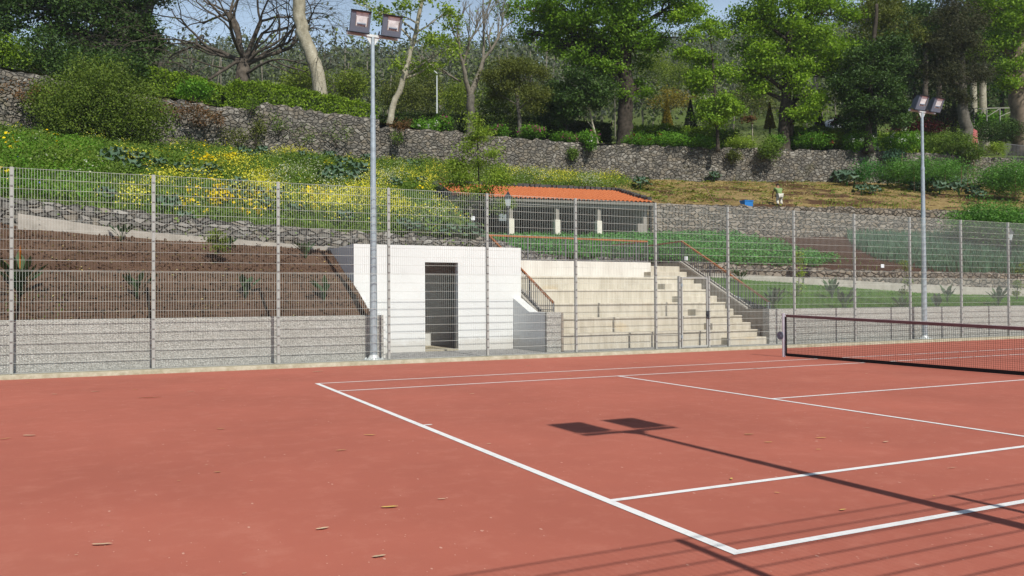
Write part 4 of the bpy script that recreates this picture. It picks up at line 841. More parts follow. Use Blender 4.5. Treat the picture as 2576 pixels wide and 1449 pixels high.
for tx, ty, dd, L, r in ((470, 100, -1, 3.0, .22), (520, 30, 1, 3.4, .24), (600, 0, 0, 3.4, .26), (660, 20, 1, 3.2, .24), (720, 110, -1.5, 3.3, .22), (500, 175, -2, 3.0, .16), (700, 185, -1.5, 2.8, .14), (560, 80, -2, 3.0, .18), (640, 90, 2, 3, .2), (420, 150, -1, 3.2, .16), (790, 60, 0, 3.2, .16), (780, 140, 1, 3.0, .14)):
    s0 = at(*R.choice([[608, 190, 60], [612, 165, 60], [614, 150, 60]])) ; grow(s0, unit(at(tx, ty, 60+dd)-s0), L*1.15, r*.85, 1)
TIPS = np.array(TIPS)
mb.build('trunk', 'bark_bare', BT_, smooth=True); tw.build('twigs', 'bark_bare', BT_)
x, y, _ = pix(TIPS); k = (R.random(len(TIPS)) < .04) & (y < 60); Q = np.repeat(TIPS[k], 6, 0)+R.normal(size=(k.sum()*6, 3))*.12; leaves('young_leaves', Q, .13, 'leaf_spring', BT_)
tree('tree', 'leaning pale barked trunk without low branches, rising behind the clipped hedge', [(818, 300, 57.5), (806, 232, 57.5), (792, 160, 57.5), (768, 100, 57.5), (752, 30, 57.5), (745, -60, 57.5), (720, -160, 57.5)], .50, .42, 'bark_pale',
     [(700, -190, 170, 60, 120), (800, -170, 120, 50, 80)], 'leaf_spring', .18, 16, .35)
tree('slender_tree', 'slender pale trunk with sparse fresh leaves right of the tall floodlight mast', [(975, 345, 56.5), (985, 280, 56.5), (1010, 215, 56.5), (1028, 150, 56.5), (1050, 60, 56.5), (1065, -20, 56.5), (1080, -80, 56.5)], .24, .1, 'bark_pale',
     [(1010, 40, 60, 40, 30), (1080, 90, 60, 40, 34), (960, 30, 70, 35, 26), (1120, 30, 55, 45, 34), (1040, 160, 40, 30, 14), (1135, 120, 35, 25, 18), (1000, 165, 35, 20, 10), (900, 10, 50, 20, 14), (1050, -30, 110, 30, 30), (1090, 155, 40, 22, 14)], 'leaf_fresh', .2, 14, .3)
for (nm, lb, tr, ex) in (('pruned_tree', 'grey forked tree pruned to bare pale twigs beside the small round tree', [(1185, 345, 61), (1186, 300, 61), (1184, 255, 61), (1182, 236, 61)], 0),):
    T = tree(nm, lb, tr, .34, .28, 'bark_grey', [], 'leaf_fresh', .1); mb2 = MB()
    def g2(p, d, L, r, dep):
        pts = [p]
        for i in range(4): d = unit(d+R.normal(size=3)*.12+np.array([0, 0, .09])); pts.append(pts[-1]+d*L/4)
        mb2.tube(pts, [r*(1-.1*i) for i in range(5)], 6 if dep < 2 else 4, caps=False)
        if dep >= 5: return
        for i in range(3 if dep > 0 else 2): ax = unit(R.normal(size=3)); nd = unit(d+unit(np.cross(d, ax))*R.uniform(.25, .5)); g2(pts[-1] if i < 2 else pts[2], nd, L*R.uniform(.6, .85), r*R.uniform(.5, .66), dep+1)
    s0 = at(1182, 238, 61); g2(s0, unit(at(1150, 170, 60.5)-s0), 2.2, .22, 0); g2(s0, unit(at(1222, 140, 61.5)-s0), 2.9, .24, 0); g2(at(1160, 205, 61), unit(at(1110, 195, 61)-s0), 1.6, .09, 2)
    mb2.build('branches', 'bark_twig', T, smooth=True)
tree('round_tree', 'small round olive green tree with a thin straight trunk', [(1308, 350, 62), (1306, 290, 62), (1300, 240, 62), (1295, 210, 62)], .16, .1, 'bark_grey',
     [(1270, 190, 55, 45, 110), (1330, 200, 55, 45, 110), (1300, 165, 55, 30, 80), (1345, 250, 42, 35, 60), (1250, 235, 35, 30, 40), (1300, 215, 60, 40, 80)], 'leaf_olive', .12, 34, .26)
tree('big_tree', 'massive dark trunked tree with an arching crown above the flower border', [(1572, 372, 64), (1572, 330, 64), (1572, 280, 64), (1577, 225, 64), (1570, 170, 64), (1570, 110, 64), (1560, 60, 64)], .66, .42, 'bark_dark',
     [(1350, 30, 90, 45, 110), (1440, 60, 90, 60, 170), (1520, 20, 100, 60, 190), (1620, 15, 100, 55, 190), (1700, 10, 80, 45, 120), (1480, 130, 80, 60, 150), (1570, 100, 60, 60, 120), (1640, 95, 60, 45, 90), (1560, 160, 70, 45, 110), (1400, 100, 40, 50, 50), (1400, 60, 40, 60, 40), (1500, -50, 200, 50, 200), (1650, -40, 110, 50, 120), (1600, 225, 40, 35, 40), (1330, 85, 30, 50, 22)], 'leaf_oak', .2, 24, .34,
     extra=(((1570, 120, 64), (1500, 40, 63), .22), ((1572, 110, 64), (1660, 60, 63), .2), ((1572, 90, 64), (1610, -20, 64), .25), ((1600, 95, 64), (1710, 95, 63), .12)))
tree('young_tree', 'dark glossy leaved young tree with a bent pale stem left of the massive trunk', [(1505, 362, 62.5), (1490, 310, 62.5), (1480, 260, 62.5), (1470, 220, 62.5)], .09, .06, 'bark_pale',
     [(1440, 215, 60, 45, 130), (1500, 225, 50, 45, 110), (1460, 265, 60, 30, 90), (1410, 270, 35, 30, 40), (1470, 180, 50, 30, 70)], 'leaf_dark', .17, 26, .26)
tree('young_tree', 'dark shaded young tree with two thin trunks beside the pink flowers', [(1425, 360, 64), (1425, 300, 64), (1425, 250, 64)], .1, .06, 'bark_dark',
     [(1400, 235, 50, 50, 90), (1440, 290, 60, 25, 70), (1380, 290, 45, 30, 50)], 'leaf_dark', .17, 24, .28)
tree('young_tree', 'bright green young tree with thin trunk between the two big trees', [(1805, 380, 62.5), (1805, 330, 62.5), (1800, 260, 62.5), (1795, 180, 62.5), (1790, 120, 62.5)], .14, .07, 'bark_dark',
     [(1790, 200, 50, 50, 90), (1820, 260, 60, 50, 130), (1760, 130, 55, 40, 70), (1800, 300, 50, 22, 60), (1740, 205, 40, 30, 40), (1780, 70, 60, 40, 60), (1730, 30, 60, 40, 60)], 'leaf_plane', .19, 24, .28)
tree('big_tree', 'tall bright leaved tree with twin dark trunks beyond the crop rows', [(1972, 375, 65), (1972, 330, 65), (1975, 270, 65), (1980, 200, 65), (1985, 130, 65), (1990, 40, 65)], .5, .25, 'bark_dark',
     [(1900, 50, 80, 60, 170), (1990, 40, 100, 70, 230), (2090, 40, 80, 60, 170), (1930, 130, 80, 50, 150), (2040, 130, 80, 50, 150), (1880, 180, 60, 40, 70), (2080, 180, 60, 50, 90), (1990, 190, 70, 35, 80), (2050, 235, 45, 30, 50), (1990, -50, 170, 60, 170), (2110, 110, 50, 50, 80), (2030, 285, 45, 30, 50), (1900, 215, 40, 25, 30)], 'leaf_plane', .2, 25, .33,
     extra=(((1985, 340, 65), (2010, 200, 65.5), .3), ((2010, 215, 65.5), (2020, 60, 65.5), .22), ((1980, 190, 65), (1910, 130, 64), .12)))
tree('evergreen_tree', 'broad dark evergreen tree with paler twiggy top near the far floodlight', [(2185, 380, 64.5), (2185, 300, 64.5), (2190, 200, 64.5), (2200, 80, 64.5), (2205, 10, 64.5)], .3, .12, 'bark_dark',
     [(2150, 180, 70, 55, 230), (2240, 190, 65, 60, 240), (2190, 250, 85, 50, 260), (2240, 290, 50, 45, 160), (2170, 300, 60, 40, 150), (2200, 130, 80, 50, 220)], 'leaf_dark', .17, 26, .28)
tree('olive_topped_tree', 'tall olive toned twiggy tree rising behind the broad dark evergreen', [(2200, 330, 67.5), (2200, 200, 67.5), (2200, 60, 67.5), (2205, -20, 67.5)], .2, .06, 'bark_grey',
     [(2170, 50, 70, 50, 130), (2240, 60, 70, 55, 150), (2200, 0, 70, 50, 110), (2210, 110, 90, 40, 150), (2290, 110, 35, 40, 50)], 'leaf_olive', .15, 22, .28)
tree('conifer_tree', 'brownish drooping conifer with a thick grey trunk near the far floodlight', [(2432, 400, 68.5), (2430, 340, 68.5), (2425, 290, 68.5), (2420, 220, 68.5), (2410, 100, 68.5), (2400, 10, 68.5)], .58, .2, 'bark_grey',
     [(2370, 60, 60, 45, 100), (2430, 60, 60, 50, 110), (2350, 120, 55, 35, 90), (2420, 130, 70, 40, 130), (2380, 185, 70, 35, 110), (2450, 200, 60, 35, 90), (2400, 10, 70, 40, 90), (2330, 160, 40, 30, 40), (2420, 245, 45, 20, 40)], 'leaf_needle', .26, 34, .33, aspect=.18)
tree('big_tree', 'huge tree with pale flaring roots at the right edge', [(2580, 330, 72), (2572, 270, 72), (2562, 210, 72), (2562, 120, 72), (2575, 0, 72)], 1.0, .6, 'bark_root',
     [(2500, 40, 80, 60, 190), (2580, 30, 80, 70, 210), (2480, 120, 50, 40, 90), (2560, 130, 70, 50, 150), (2540, -40, 130, 60, 150), (2600, 180, 60, 50, 110), (2530, 190, 40, 30, 50), (2460, 20, 50, 60, 80)], 'leaf_plane', .2, 24, .34, up=.2)
for px, r0, lb in ((2475, .38, 'pale bare trunk in the woods, right of the thick grey conifer trunk'), (2452, .34, 'pale trunk just left of the bare pale one in the woods'), (2330, .3, 'brownish trunk in deep shade behind the far floodlight head'), (2365, .3, 'dark trunk between the floodlight heads and the thick grey trunk')):
    tree('tree', lb, [(px, 300, 86), (px-3, 220, 86), (px-2, 120, 86), (px-4, 20, 86)], r0, r0*.7, 'bark_pale' if px > 2440 else 'bark_bare', [(px-20, 60, 70, 60, 90), (px+20, 110, 50, 40, 60)], 'leaf_dark', .26, 20, .45)
for i, (px, py, rx, ry, d) in enumerate([(2300, 210, 90, 80, 92), (2400, 190, 90, 80, 95), (2520, 200, 90, 80, 92), (2620, 200, 90, 90, 92), (2330, 90, 90, 70, 96), (2480, 80, 90, 70, 98), (2250, 60, 80, 80, 98)]):
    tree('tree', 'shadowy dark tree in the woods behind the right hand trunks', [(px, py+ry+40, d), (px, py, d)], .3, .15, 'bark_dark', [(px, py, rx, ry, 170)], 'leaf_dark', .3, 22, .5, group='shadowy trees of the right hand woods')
# conifers in the garden
for px, py, rx, ry, lf, lb in ((1678, 285, 15, 34, 'leaf_gold', 'yellow tipped cone shaped conifer right of the massive dark trunk'), (1737, 287, 17, 36, 'leaf_cypress', 'dark cone shaped cypress before the green meadow'), (1936, 290, 14, 32, 'leaf_gold', 'golden conifer left of the tall twin trunked tree'), (2062, 300, 14, 25, 'leaf_cypress', 'small dark conifer right of the tall twin trunked tree'), (2128, 310, 12, 18, 'leaf_cypress', 'low dark conifer beside the parked van')):
    d = 70; c = at(px, py, d); k = d/FD; T = thing('conifer', lb, 'conifer', (c[0], c[1], c[2]-ry*k)); n = 2600; h_ = R.random(n)**1.4; th = R.uniform(0, 2*PI, n); rr = (1-h_)*rx*k*(.75+.35*R.random(n)); P = np.stack([c[0]+rr*np.cos(th), c[1]+rr*np.sin(th), c[2]+(h_*2-1)*ry*k], 1)
    leaves('foliage', P, .16, lf, T, .35, .2); m = MB(); m.tube([c-[0, 0, ry*k+.8], c+[0, 0, ry*k*.7]], [.09, .02], 6); m.build('trunk', 'bark_dark', T)
# ------------------------------------------------------------------ hedges and shrubs
hedge('tall sloping clipped hedge above the creeper covered wall', [(240, 150, 53), (290, 148, 53), (400, 175, 53.5), (500, 195, 54), (556, 218, 54)], 2.4, 1.6, 'leaf_hedge', 420, .15)
hedge('long bright clipped hedge along the wall top behind the tall mast', [(566, 214, 54.0), (600, 203, 54), (660, 208, 54.2), (800, 235, 55.2), (950, 265, 56.5)], 2.2, 1.3, 'leaf_hedge', 420, .14)
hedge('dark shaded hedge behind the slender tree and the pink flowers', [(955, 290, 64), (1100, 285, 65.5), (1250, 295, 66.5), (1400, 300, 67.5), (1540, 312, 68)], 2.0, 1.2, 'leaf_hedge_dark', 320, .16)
hedge('clipped hedge between the massive trunk and the young bright tree', [(1592, 315, 66.5), (1680, 316, 67), (1790, 325, 67.2), (1860, 330, 67.5)], 2.0, 1.2, 'leaf_hedge', 330, .15)
hedge('square clipped hedge right of the tall twin trunked tree', [(2000, 318, 67.5), (2060, 320, 68), (2140, 326, 68.5), (2240, 338, 69)], 1.8, 1.2, 'leaf_hedge', 330, .15)
hedge('clipped yellow green hedge behind the far floodlight mast', [(2245, 334, 69.5), (2330, 336, 70), (2420, 345, 70.5)], 2.0, 1.2, 'leaf_hedge', 330, .15)
bush('large_bush', 'large rounded bush with fine yellow green leaves before the left wall', 255, 290, 42.5, 150, 118, 'leaf_bush', 1250, 38, .22, .12, 14, zb=at(255, 392, 42.5)[2], shell=.38)
bush('large_bush', 'sprawling leafy part of the wall growth left of the large rounded bush', 130, 260, 43.2, 65, 70, 'leaf_bush', 180, 26, .22, .11, 5)
bush('shrub', 'bright leafy shrub growing below the tall sloping hedge', 490, 226, 51.5, 42, 19, 'leaf_herb', 70, 24, .18, .15, 3)
for px, py, rx, ry, n, lb in ((60, 232, 80, 22, 90, 'red and green creeper mat hanging on the wall at the left edge'), (450, 280, 70, 14, 70, 'reddish creeper on the wall below the bright leafy shrub'), (520, 300, 50, 22, 50, 'olive red creeper tangle on the dark stone wall'), (650, 330, 18, 40, 34, 'brown dry creeper strand hanging on the dark wall'), (590, 345, 40, 25, 40, 'green creeper patch low on the dark stone wall'), (1010, 315, 28, 12, 26, 'rusty red low plant on the wall end beside the slender tree')):
    bush('creeper', lb, px, py, np.interp(px, [0, 354, 521, 954, 1100], [42.7, 47.2, 49.2, 54.2, 56.3]), rx, ry, 'leaf_red' if py < 325 else 'leaf_olive', n, 20, .16, .11, 2, cat='creeper')
for px, py, rx, ry, lb in ((700, 310, 30, 22, 'thin green weeds sprouting from the wall under the long hedge'), (760, 340, 40, 30, 'yellow green weed tuft on the wall left of the tall mast'), (850, 330, 40, 30, 'straggly weeds on the wall behind the tall mast'), (560, 380, 45, 30, 'tall pale green weeds at the foot of the creeper wall'), (1000, 345, 14, 14, 'small leafy sprout at the foot of the slender tree'), (632, 262, 14, 18, 'dark green tuft spilling over the wall corner')):
    bush('wall_weed', lb, px, py, np.interp(px, [0, 354, 521, 954, 1100], [42.8, 47.3, 49.3, 54.3, 56.4]), rx, ry, 'leaf_weed', 28, 16, .14, .09, 2, cat='weed')
for px, py, rx, ry, d, lf, fl, lb in (
    (1070, 320, 35, 14, 58, 'leaf_herb', ('flower_pure', 10, .1), 'leafy plants with white flowers on the wall right of the slender trunk'),
    (1110, 310, 28, 14, 58.5, 'leaf_herb', ('flower_pink', 8, .1), 'pink flowering plants behind the fresh green sapling'),
    (1250, 330, 30, 14, 60, 'leaf_herb', ('flower_pink', 14, .12), 'pink flowering clump left of the small round tree trunk'),
    (1338, 332, 34, 14, 61, 'leaf_herb', ('flower_pink', 16, .12), 'pink flowering clump right of the small round tree trunk'),
    (1415, 345, 28, 12, 62, 'leaf_herb', ('flower_pink', 10, .1), 'pink flowering clump below the dark shaded young tree'),
    (1475, 348, 34, 14, 62.5, 'leaf_herb', ('flower_pink', 14, .1), 'pink flowering clump below the bent pale stem'),
    (1486, 358, 12, 16, 61.2, 'leaf_herb', ('flower_pure', 9, .1), 'small daisy clump hanging over the wall top'),
    (1600, 355, 44, 14, 63, 'leaf_herb', ('flower_red', 5, .08), 'low green border plants at the foot of the massive trunk'),
    (1690, 352, 50, 18, 63.5, 'leaf_herb', ('flower_red', 6, .08), 'green and reddish border plants before the clipped hedge'),
    (1762, 358, 40, 14, 63.5, 'leaf_herb', None, 'low green border plants left of the young bright tree'),
    (1860, 360, 42, 15, 64, 'leaf_fresh', None, 'yellow green border plants right of the young bright tree'),
    (1936, 375, 28, 24, 63.2, 'leaf_weed', None, 'dark green shrub spilling over the wall top below the twin trunks'),
    (1955, 355, 18, 14, 63.9, 'leaf_herb', ('flower_white', 6, .08), 'pale leafed clump above the spilling shrub'),
    (2045, 352, 50, 18, 65, 'leaf_herb', ('flower_red', 7, .09), 'green clump with red flowers left of the white flower bushes'),
    (2105, 348, 22, 22, 65.5, 'leaf_spring', None, 'small yellow green shrub below the red leaved sapling'),
    (2165, 360, 50, 24, 65, 'leaf_herb', ('flower_pure', 22, .11), 'large bush with white flat flower heads left of the blue green succulents'),
    (2270, 358, 50, 26, 65.3, 'leaf_herb', ('flower_pure', 24, .11), 'white flowering bush just left of the far mast'),
    (2390, 358, 65, 26, 66.5, 'leaf_weed', None, 'wide feathery green shrub right of the far mast'),
    (2442, 385, 30, 22, 66.2, 'leaf_weed', None, 'green shrub spilling over the wall end at the right'),
    (2505, 372, 22, 10, 67.6, 'leaf_fresh', None, 'small bright plant on the shaded end of the high wall'),
    (2245, 392, 26, 12, 64.8, 'leaf_leek', None, 'blue green succulents hanging over the wall top'),
    (1440, 385, 9, 12, 61, 'leaf_weed', None, 'small dark fern growing out of the high wall'),
    (1845, 392, 14, 10, 63.3, 'leaf_olive', None, 'brownish tuft growing out of the high wall'),
    (2520, 330, 70, 32, 72, 'leaf_dark', None, 'dark shaded shrubbery below the huge right hand roots')):
    bush('flower_bush' if fl else 'border_plant', lb, px, py, d, rx, ry, lf, int(26+rx*ry*.14), 20, .15, .13, 2, flowers=fl)
for px, py, rx, ry, d, lf, lb in ((770, 205, 60, 28, 72, 'leaf_spring', 'light green shrub behind the clipped hedge left of the mast'), (880, 215, 50, 35, 74, 'leaf_spring', 'light green shrub behind the clipped hedge at the mast'), (1010, 240, 60, 45, 82, 'leaf_olive', 'olive shrub behind the slender trunk'), (1075, 230, 40, 60, 88, 'leaf_olive', 'tall olive shrub left of the far white pole'), (1150, 250, 45, 45, 84, 'leaf_spring', 'yellowish round shrub right of the far white pole'),
    (1250, 265, 55, 50, 74, 'leaf_bush', 'shrub dotted with white blossom left of the small round tree'), (1360, 270, 50, 40, 74, 'leaf_bush', 'shrub dotted with white blossom right of the small round tree'), (1645, 165, 40, 40, 110, 'leaf_spring', 'pale yellow leaved tree far behind the massive trunk'), (1700, 190, 45, 35, 115, 'leaf_spring', 'pale yellow leaved tree left of the young bright tree'), (1900, 240, 50, 45, 100, 'leaf_olive', 'rounded olive tree far behind the twin trunks'), (1690, 250, 60, 18, 105, 'leaf_gold', 'gorse like yellow flowering scrub on the green meadow'), (1790, 262, 45, 20, 98, 'leaf_bush', 'blossoming scrub behind the dark cypress'), (2165, 330, 40, 20, 78, 'leaf_dark', 'dark shrub behind the parked van'), (2310, 325, 60, 14, 76, 'leaf_maroon', 'dull dark red shrub behind the yellow green hedge'), (2340, 310, 70, 20, 80, 'leaf_spring', 'yellow green ground plants on the bank behind the far mast'), (2480, 305, 60, 14, 80, 'leaf_herb', 'leafy green bank in front of the rustic wooden fence'), (2395, 290, 50, 22, 78, 'leaf_needle', 'grey twiggy shrub left of the thick grey trunk')):
    fl = ('flower_white', 90, .14) if 'blossom' in lb and 'gorse' not in lb else None
    bush('shrub', lb, px, py, d, rx, ry, lf, int(60+rx*ry*.07), 20, .34, .2, 3, flowers=fl)
T = tree('sapling', 'tall fresh green sapling standing before the tiled roof and the high wall', [(1208, 560, 40), (1205, 480, 40), (1203, 400, 40), (1200, 330, 40)], .05, .02, 'bark_dark',
     [(1185, 345, 25, 40, 26), (1210, 330, 30, 25, 20), (1170, 400, 40, 35, 36), (1225, 410, 45, 35, 40), (1160, 460, 45, 30, 40), (1220, 470, 55, 30, 50), (1260, 450, 30, 25, 22), (1190, 300, 10, 22, 8), (1180, 520, 40, 25, 24), (1240, 510, 40, 20, 20)], 'leaf_fresh', .13, 24, .2, base=False, aspect=.4)
for px, py, d, h_, lf, lb in ((2105, 323, 66.5, 34, 'leaf_maroon', 'thin sapling with dark red leaves before the square hedge'), (1895, 320, 65.5, 26, 'leaf_red', 'thin sapling with brown leaves left of the twin trunks')):
    tree('sapling', lb, [(px, py+48, d), (px-2, py+20, d), (px-2, py-10, d)], .05, .025, 'bark_pale', [(px-4, py-14, 20, 17, 26)], lf, .14, 16, .16)
for px, py0, py1, d, w2, lf in ((2008, 785, 605, 17.6, 13, 'leaf_fresh'), (2275, 775, 650, 18.2, 16, 'leaf_spring'), (2558, 760, 660, 18.5, 20, 'leaf_spring'), (548, 640, 575, 18.4, 24, 'leaf_spring')):
    Y = d; a = aty(px, py0, Y); D_ = (a-CAM)@F_; hh = (py0-py1)/2
    tree('sapling', {2008: 'narrow yellow green sapling on the lawn above the net post', 2275: 'leafy sapling on the lawn left of the far mast', 2558: 'leafy sapling on the lawn at the right edge', 548: 'small leafy shrub with purple stems on the brown slope'}[px], [(px, py0, D_), (px+2, (py0+py1)/2, D_), (px, py1+5, D_)], .018, .008, 'bark_dark',
         [(px, (py0+py1)/2, w2, hh*.5, 26), (px+4, py1+hh*.4, w2*.7, hh*.4, 16), (px-3, py0-hh*.4, w2*.8, hh*.3, 12)], lf, .07, 10, .07, base=False)
# ------------------------------------------------------------------ ground cover that nobody could count
def stuff(o, label): o['kind'] = 'stuff'; return o
YEL = [(400, 500, 90, 45, .9), (470, 530, 110, 45, 1), (560, 520, 60, 30, .7), (650, 500, 50, 60, .7), (800, 550, 80, 35, .8), (900, 500, 70, 50, .8), (1000, 520, 70, 50, .8), (1080, 500, 60, 50, .6), (330, 425, 40, 14, .7), (600, 440, 60, 20, .5), (730, 400, 40, 12, .5), (970, 400, 40, 14, .7), (250, 470, 40, 22, .3), (700, 560, 60, 20, .5), (1130, 500, 50, 60, .7)]
GOL = [(545, 530, 70, 28, 1), (520, 428, 60, 10, .8), (620, 548, 50, 16, .6), (760, 550, 30, 14, .5), (800, 520, 40, 12, .5)]
WHI = [(740, 440, 60, 25, .7), (830, 500, 60, 30, .7), (1000, 480, 80, 30, .8), (940, 540, 60, 30, .5), (1150, 470, 60, 25, .8), (1050, 560, 60, 30, .6), (680, 480, 40, 30, .6), (560, 470, 50, 20, .4), (1100, 430, 60, 12, .8)]
P = FLOW.sample(46000, lambda x, y: .35+.65*(y > 400)); blades('meadow_grass', P, .38, .022, 'leaf_weed', kind='stuff', lean=.5)
P = FLOW.sample(9500, lambda x, y: 1.0*(y < 640)); leaves('meadow_weeds', clumps(P, 22, .26, .45), .1, 'leaf_weed', kind='stuff', up=.3)
P = FLOW.sample(12000, lambda x, y: ((x < 250)*(y < 520)*1.0)+.03); leaves('leafy_ground_cover', clumps(P, 26, .22, .45), .085, 'leaf_herb', kind='stuff', up=.35)
P = FLOW.sample(26000, lambda x, y: .01+spots(x, y, YEL)); P = P[wob(P, 1.6, 77) > -.1]; leaves('yellow_wildflowers', clumps(P, 17, .19, .68)+[0, 0, .18], .062, 'flower_yellow', kind='stuff', aspect=.8, up=.5)
P = FLOW.sample(7000, lambda x, y: .003+spots(x, y, GOL)); leaves('golden_wildflowers', clumps(P, 12, .18, .5)+[0, 0, .25], .11, 'flower_gold', kind='stuff', aspect=.9, up=.5)
P = FLOW.sample(16000, lambda x, y: .02+spots(x, y, WHI)); P = P[wob(P, 1.4, 78) > .2]; leaves('white_wildflowers', clumps(P, 15, .22, .7)+[0, 0, .18], .055, 'flower_white', kind='stuff', aspect=.8, up=.5)
P = FLOW.sample(9000, lambda x, y: 1.0*(y > 340)); P = P[wob(P, .9, 31) > .55]; leaves('tall_weeds', clumps(P, 30, .26, .85), .11, 'leaf_weed', kind='stuff')
P = FLOW.sample(6000, lambda x, y: 1.0*(y > 340)); P = P[wob(P, 1.1, 35) > .8]; leaves('tall_dark_weeds', clumps(P, 30, .28, .7), .12, 'leaf_bush', kind='stuff')
P = FLOW.sample(500, lambda x, y: (x < 260)*.5); leaves('blue_wildflowers', P+[0, 0, .45], .05, 'flower_blue', kind='stuff', aspect=.9, up=.5)
# above the pavilion roof
mk = lambda x, y: ((x > 1000) & (x < 1600) & (y < 481))*np.clip((1590-x)/70, 0, 1)
P = STRAW.sample(16000, mk); leaves('bank_weeds', clumps(P[:3000], 22, .3, .6), .1, 'leaf_weed', kind='stuff'); 
P = STRAW.sample(9000, lambda x, y: mk(x, y)*spots(x, y, [(1400, 455, 60, 30, 1), (1530, 462, 40, 20, .9), (1300, 450, 40, 20, .5), (1470, 440, 60, 14, .6), (1100, 440, 60, 20, .5)])); leaves('bank_yellow_wildflowers', clumps(P, 14, .25, .85)+[0, 0, .1], .07, 'flower_yellow', kind='stuff', aspect=.8, up=.5)
P = STRAW.sample(9000, lambda x, y: mk(x, y)*spots(x, y, [(1340, 460, 60, 30, .8), (1480, 470, 40, 20, .8), (1230, 455, 60, 20, .6), (1420, 475, 60, 14, .6)])); leaves('bank_white_wildflowers', clumps(P[:1500], 12, .25, .8)+[0, 0, .1], .06, 'flower_white', kind='stuff', aspect=.8, up=.5)
# straw field
fm = lambda x, y: np.clip((x-1545)/60, 0, 1)
P = STRAW.sample(110000, lambda x, y: fm(x, y)*np.clip(.25+.9*np.sin(x/37+np.sin(y/9)*2)*.5+.4, .12, 1)); P = P[(wob(P, .8, 91)+.35*R.normal(size=len(P)) > -.25) & ~((pix(P)[1] > 503) & (pix(P)[0] > 1800) & (R.random(len(P)) < .75))]; leaves('cut_straw', P+[0, 0, .03], .38, 'straw', kind='stuff', aspect=.07, up=1.5)
P = STRAW.sample(5000, lambda x, y: fm(x, y)*(.12+.9*spots(x, y, [(1640, 480, 60, 25, .8), (1750, 490, 50, 16, .8), (1600, 490, 60, 20, .6), (1700, 460, 60, 12, .4), (2250, 480, 60, 10, .3)]))); leaves('pale_squash_leaves', clumps(P, 9, .22, .14), .17, 'leaf_squash', kind='stuff', aspect=.8, up=1)
P = STRAW.sample(3000, lambda x, y: fm(x, y)*.4); leaves('straw_field_weeds', clumps(P[:900], 14, .18, .2), .1, 'leaf_weed', kind='stuff', up=.5)
# crops
POT = [(1225, 572), (1640, 580), (1740, 583), (1850, 602), (1960, 622), (2010, 640), (2110, 668), (1820, 668), (1725, 664), (1640, 660), (1400, 662), (1330, 645), (1225, 612)]
P = CROP.sample(30000, lambda x, y: inpoly(x+9*np.sin(y/5), y+5*np.sin(x/11+y/7)+3*np.sin(x/4.3), POT)*(.55+.45*np.sin(y/2.1+x/60))); leaves('potato_plants', clumps(P[:7000], 24, .2, .42), .11, 'leaf_potato', kind='stuff', up=.5, aspect=.7)
LEK = [(2110, 572), (2290, 574), (2400, 588), (2600, 600), (2900, 620), (2900, 760), (2560, 705), (2350, 684), (2210, 655), (2150, 625)]
P = CROP.sample(60000, lambda x, y: inpoly(x, y, LEK)); blades('leek_rows', P[:22000], .5, .03, 'leaf_leek', kind='stuff', lean=.25)
LE2 = [(1645, 560), (1760, 575), (1850, 590), (1760, 592), (1645, 586)]
P = CROP.sample(40000, lambda x, y: inpoly(x, y, LE2)); blades('grassy_crop', P[:3000], .7, .035, 'leaf_leek', kind='stuff', lean=.25)
P = CROP.sample(2500, lambda x, y: (y > 640)*(x > 2080)*(1-inpoly(x, y, LEK))); blades('terrace_edge_grass', P, .16, .02, 'leaf_spring', kind='stuff')
P = LAWN.sample(42000); blades('lawn_grass', P, .05, .012, 'leaf_herb', kind='stuff', lean=.6)
def pile(label, px, py, d, rx, ry, lf, n, nm='crop_bed'): return bush(nm, label, px, py, d, rx, ry, lf, n, 26, .24, .11, 0, cat='crop bed', up=.45)
pile('wide bed of climbing beans before the high wall, left of the far mast', 2320, 432, 60, 118, 26, 'leaf_bean', 620)
pile('bed of climbing beans at the right edge of the straw field', 2540, 450, 56, 95, 38, 'leaf_bean', 560)
pile('tall light green thicket over the field wall at the right edge', 2500, 565, 45, 110, 48, 'leaf_bean', 800)
pile('small thicket of mixed crops growing at the foot of the high wall', 2185, 432, 61.5, 36, 26, 'leaf_potato', 110)
P = at(2500, 640, 44)
for i, (px, y0, y1, d) in enumerate([(2300, 470, 412, 59), (2262, 475, 410, 60), (2433, 462, 418, 59), (2450, 455, 405, 59), (2490, 450, 410, 58), (2510, 470, 415, 56), (2530, 460, 412, 56), (2555, 470, 420, 55), (2378, 470, 425, 58.5), (2418, 465, 420, 58.5), (2268, 440, 385, 62)]):
    b_ = at(px, y0, d); t_ = at(px+R.uniform(-3, 3), y1, d); mm = MB(); mm.tube([b_-[0, 0, .4], (b_+t_)/2, t_], [.03, .026, .022], 5); tag(mm.build('wooden_stake', 'stake_wood'), 'thin wooden bean stake standing before the high wall', 'stake', 'bean stakes before the high wall')

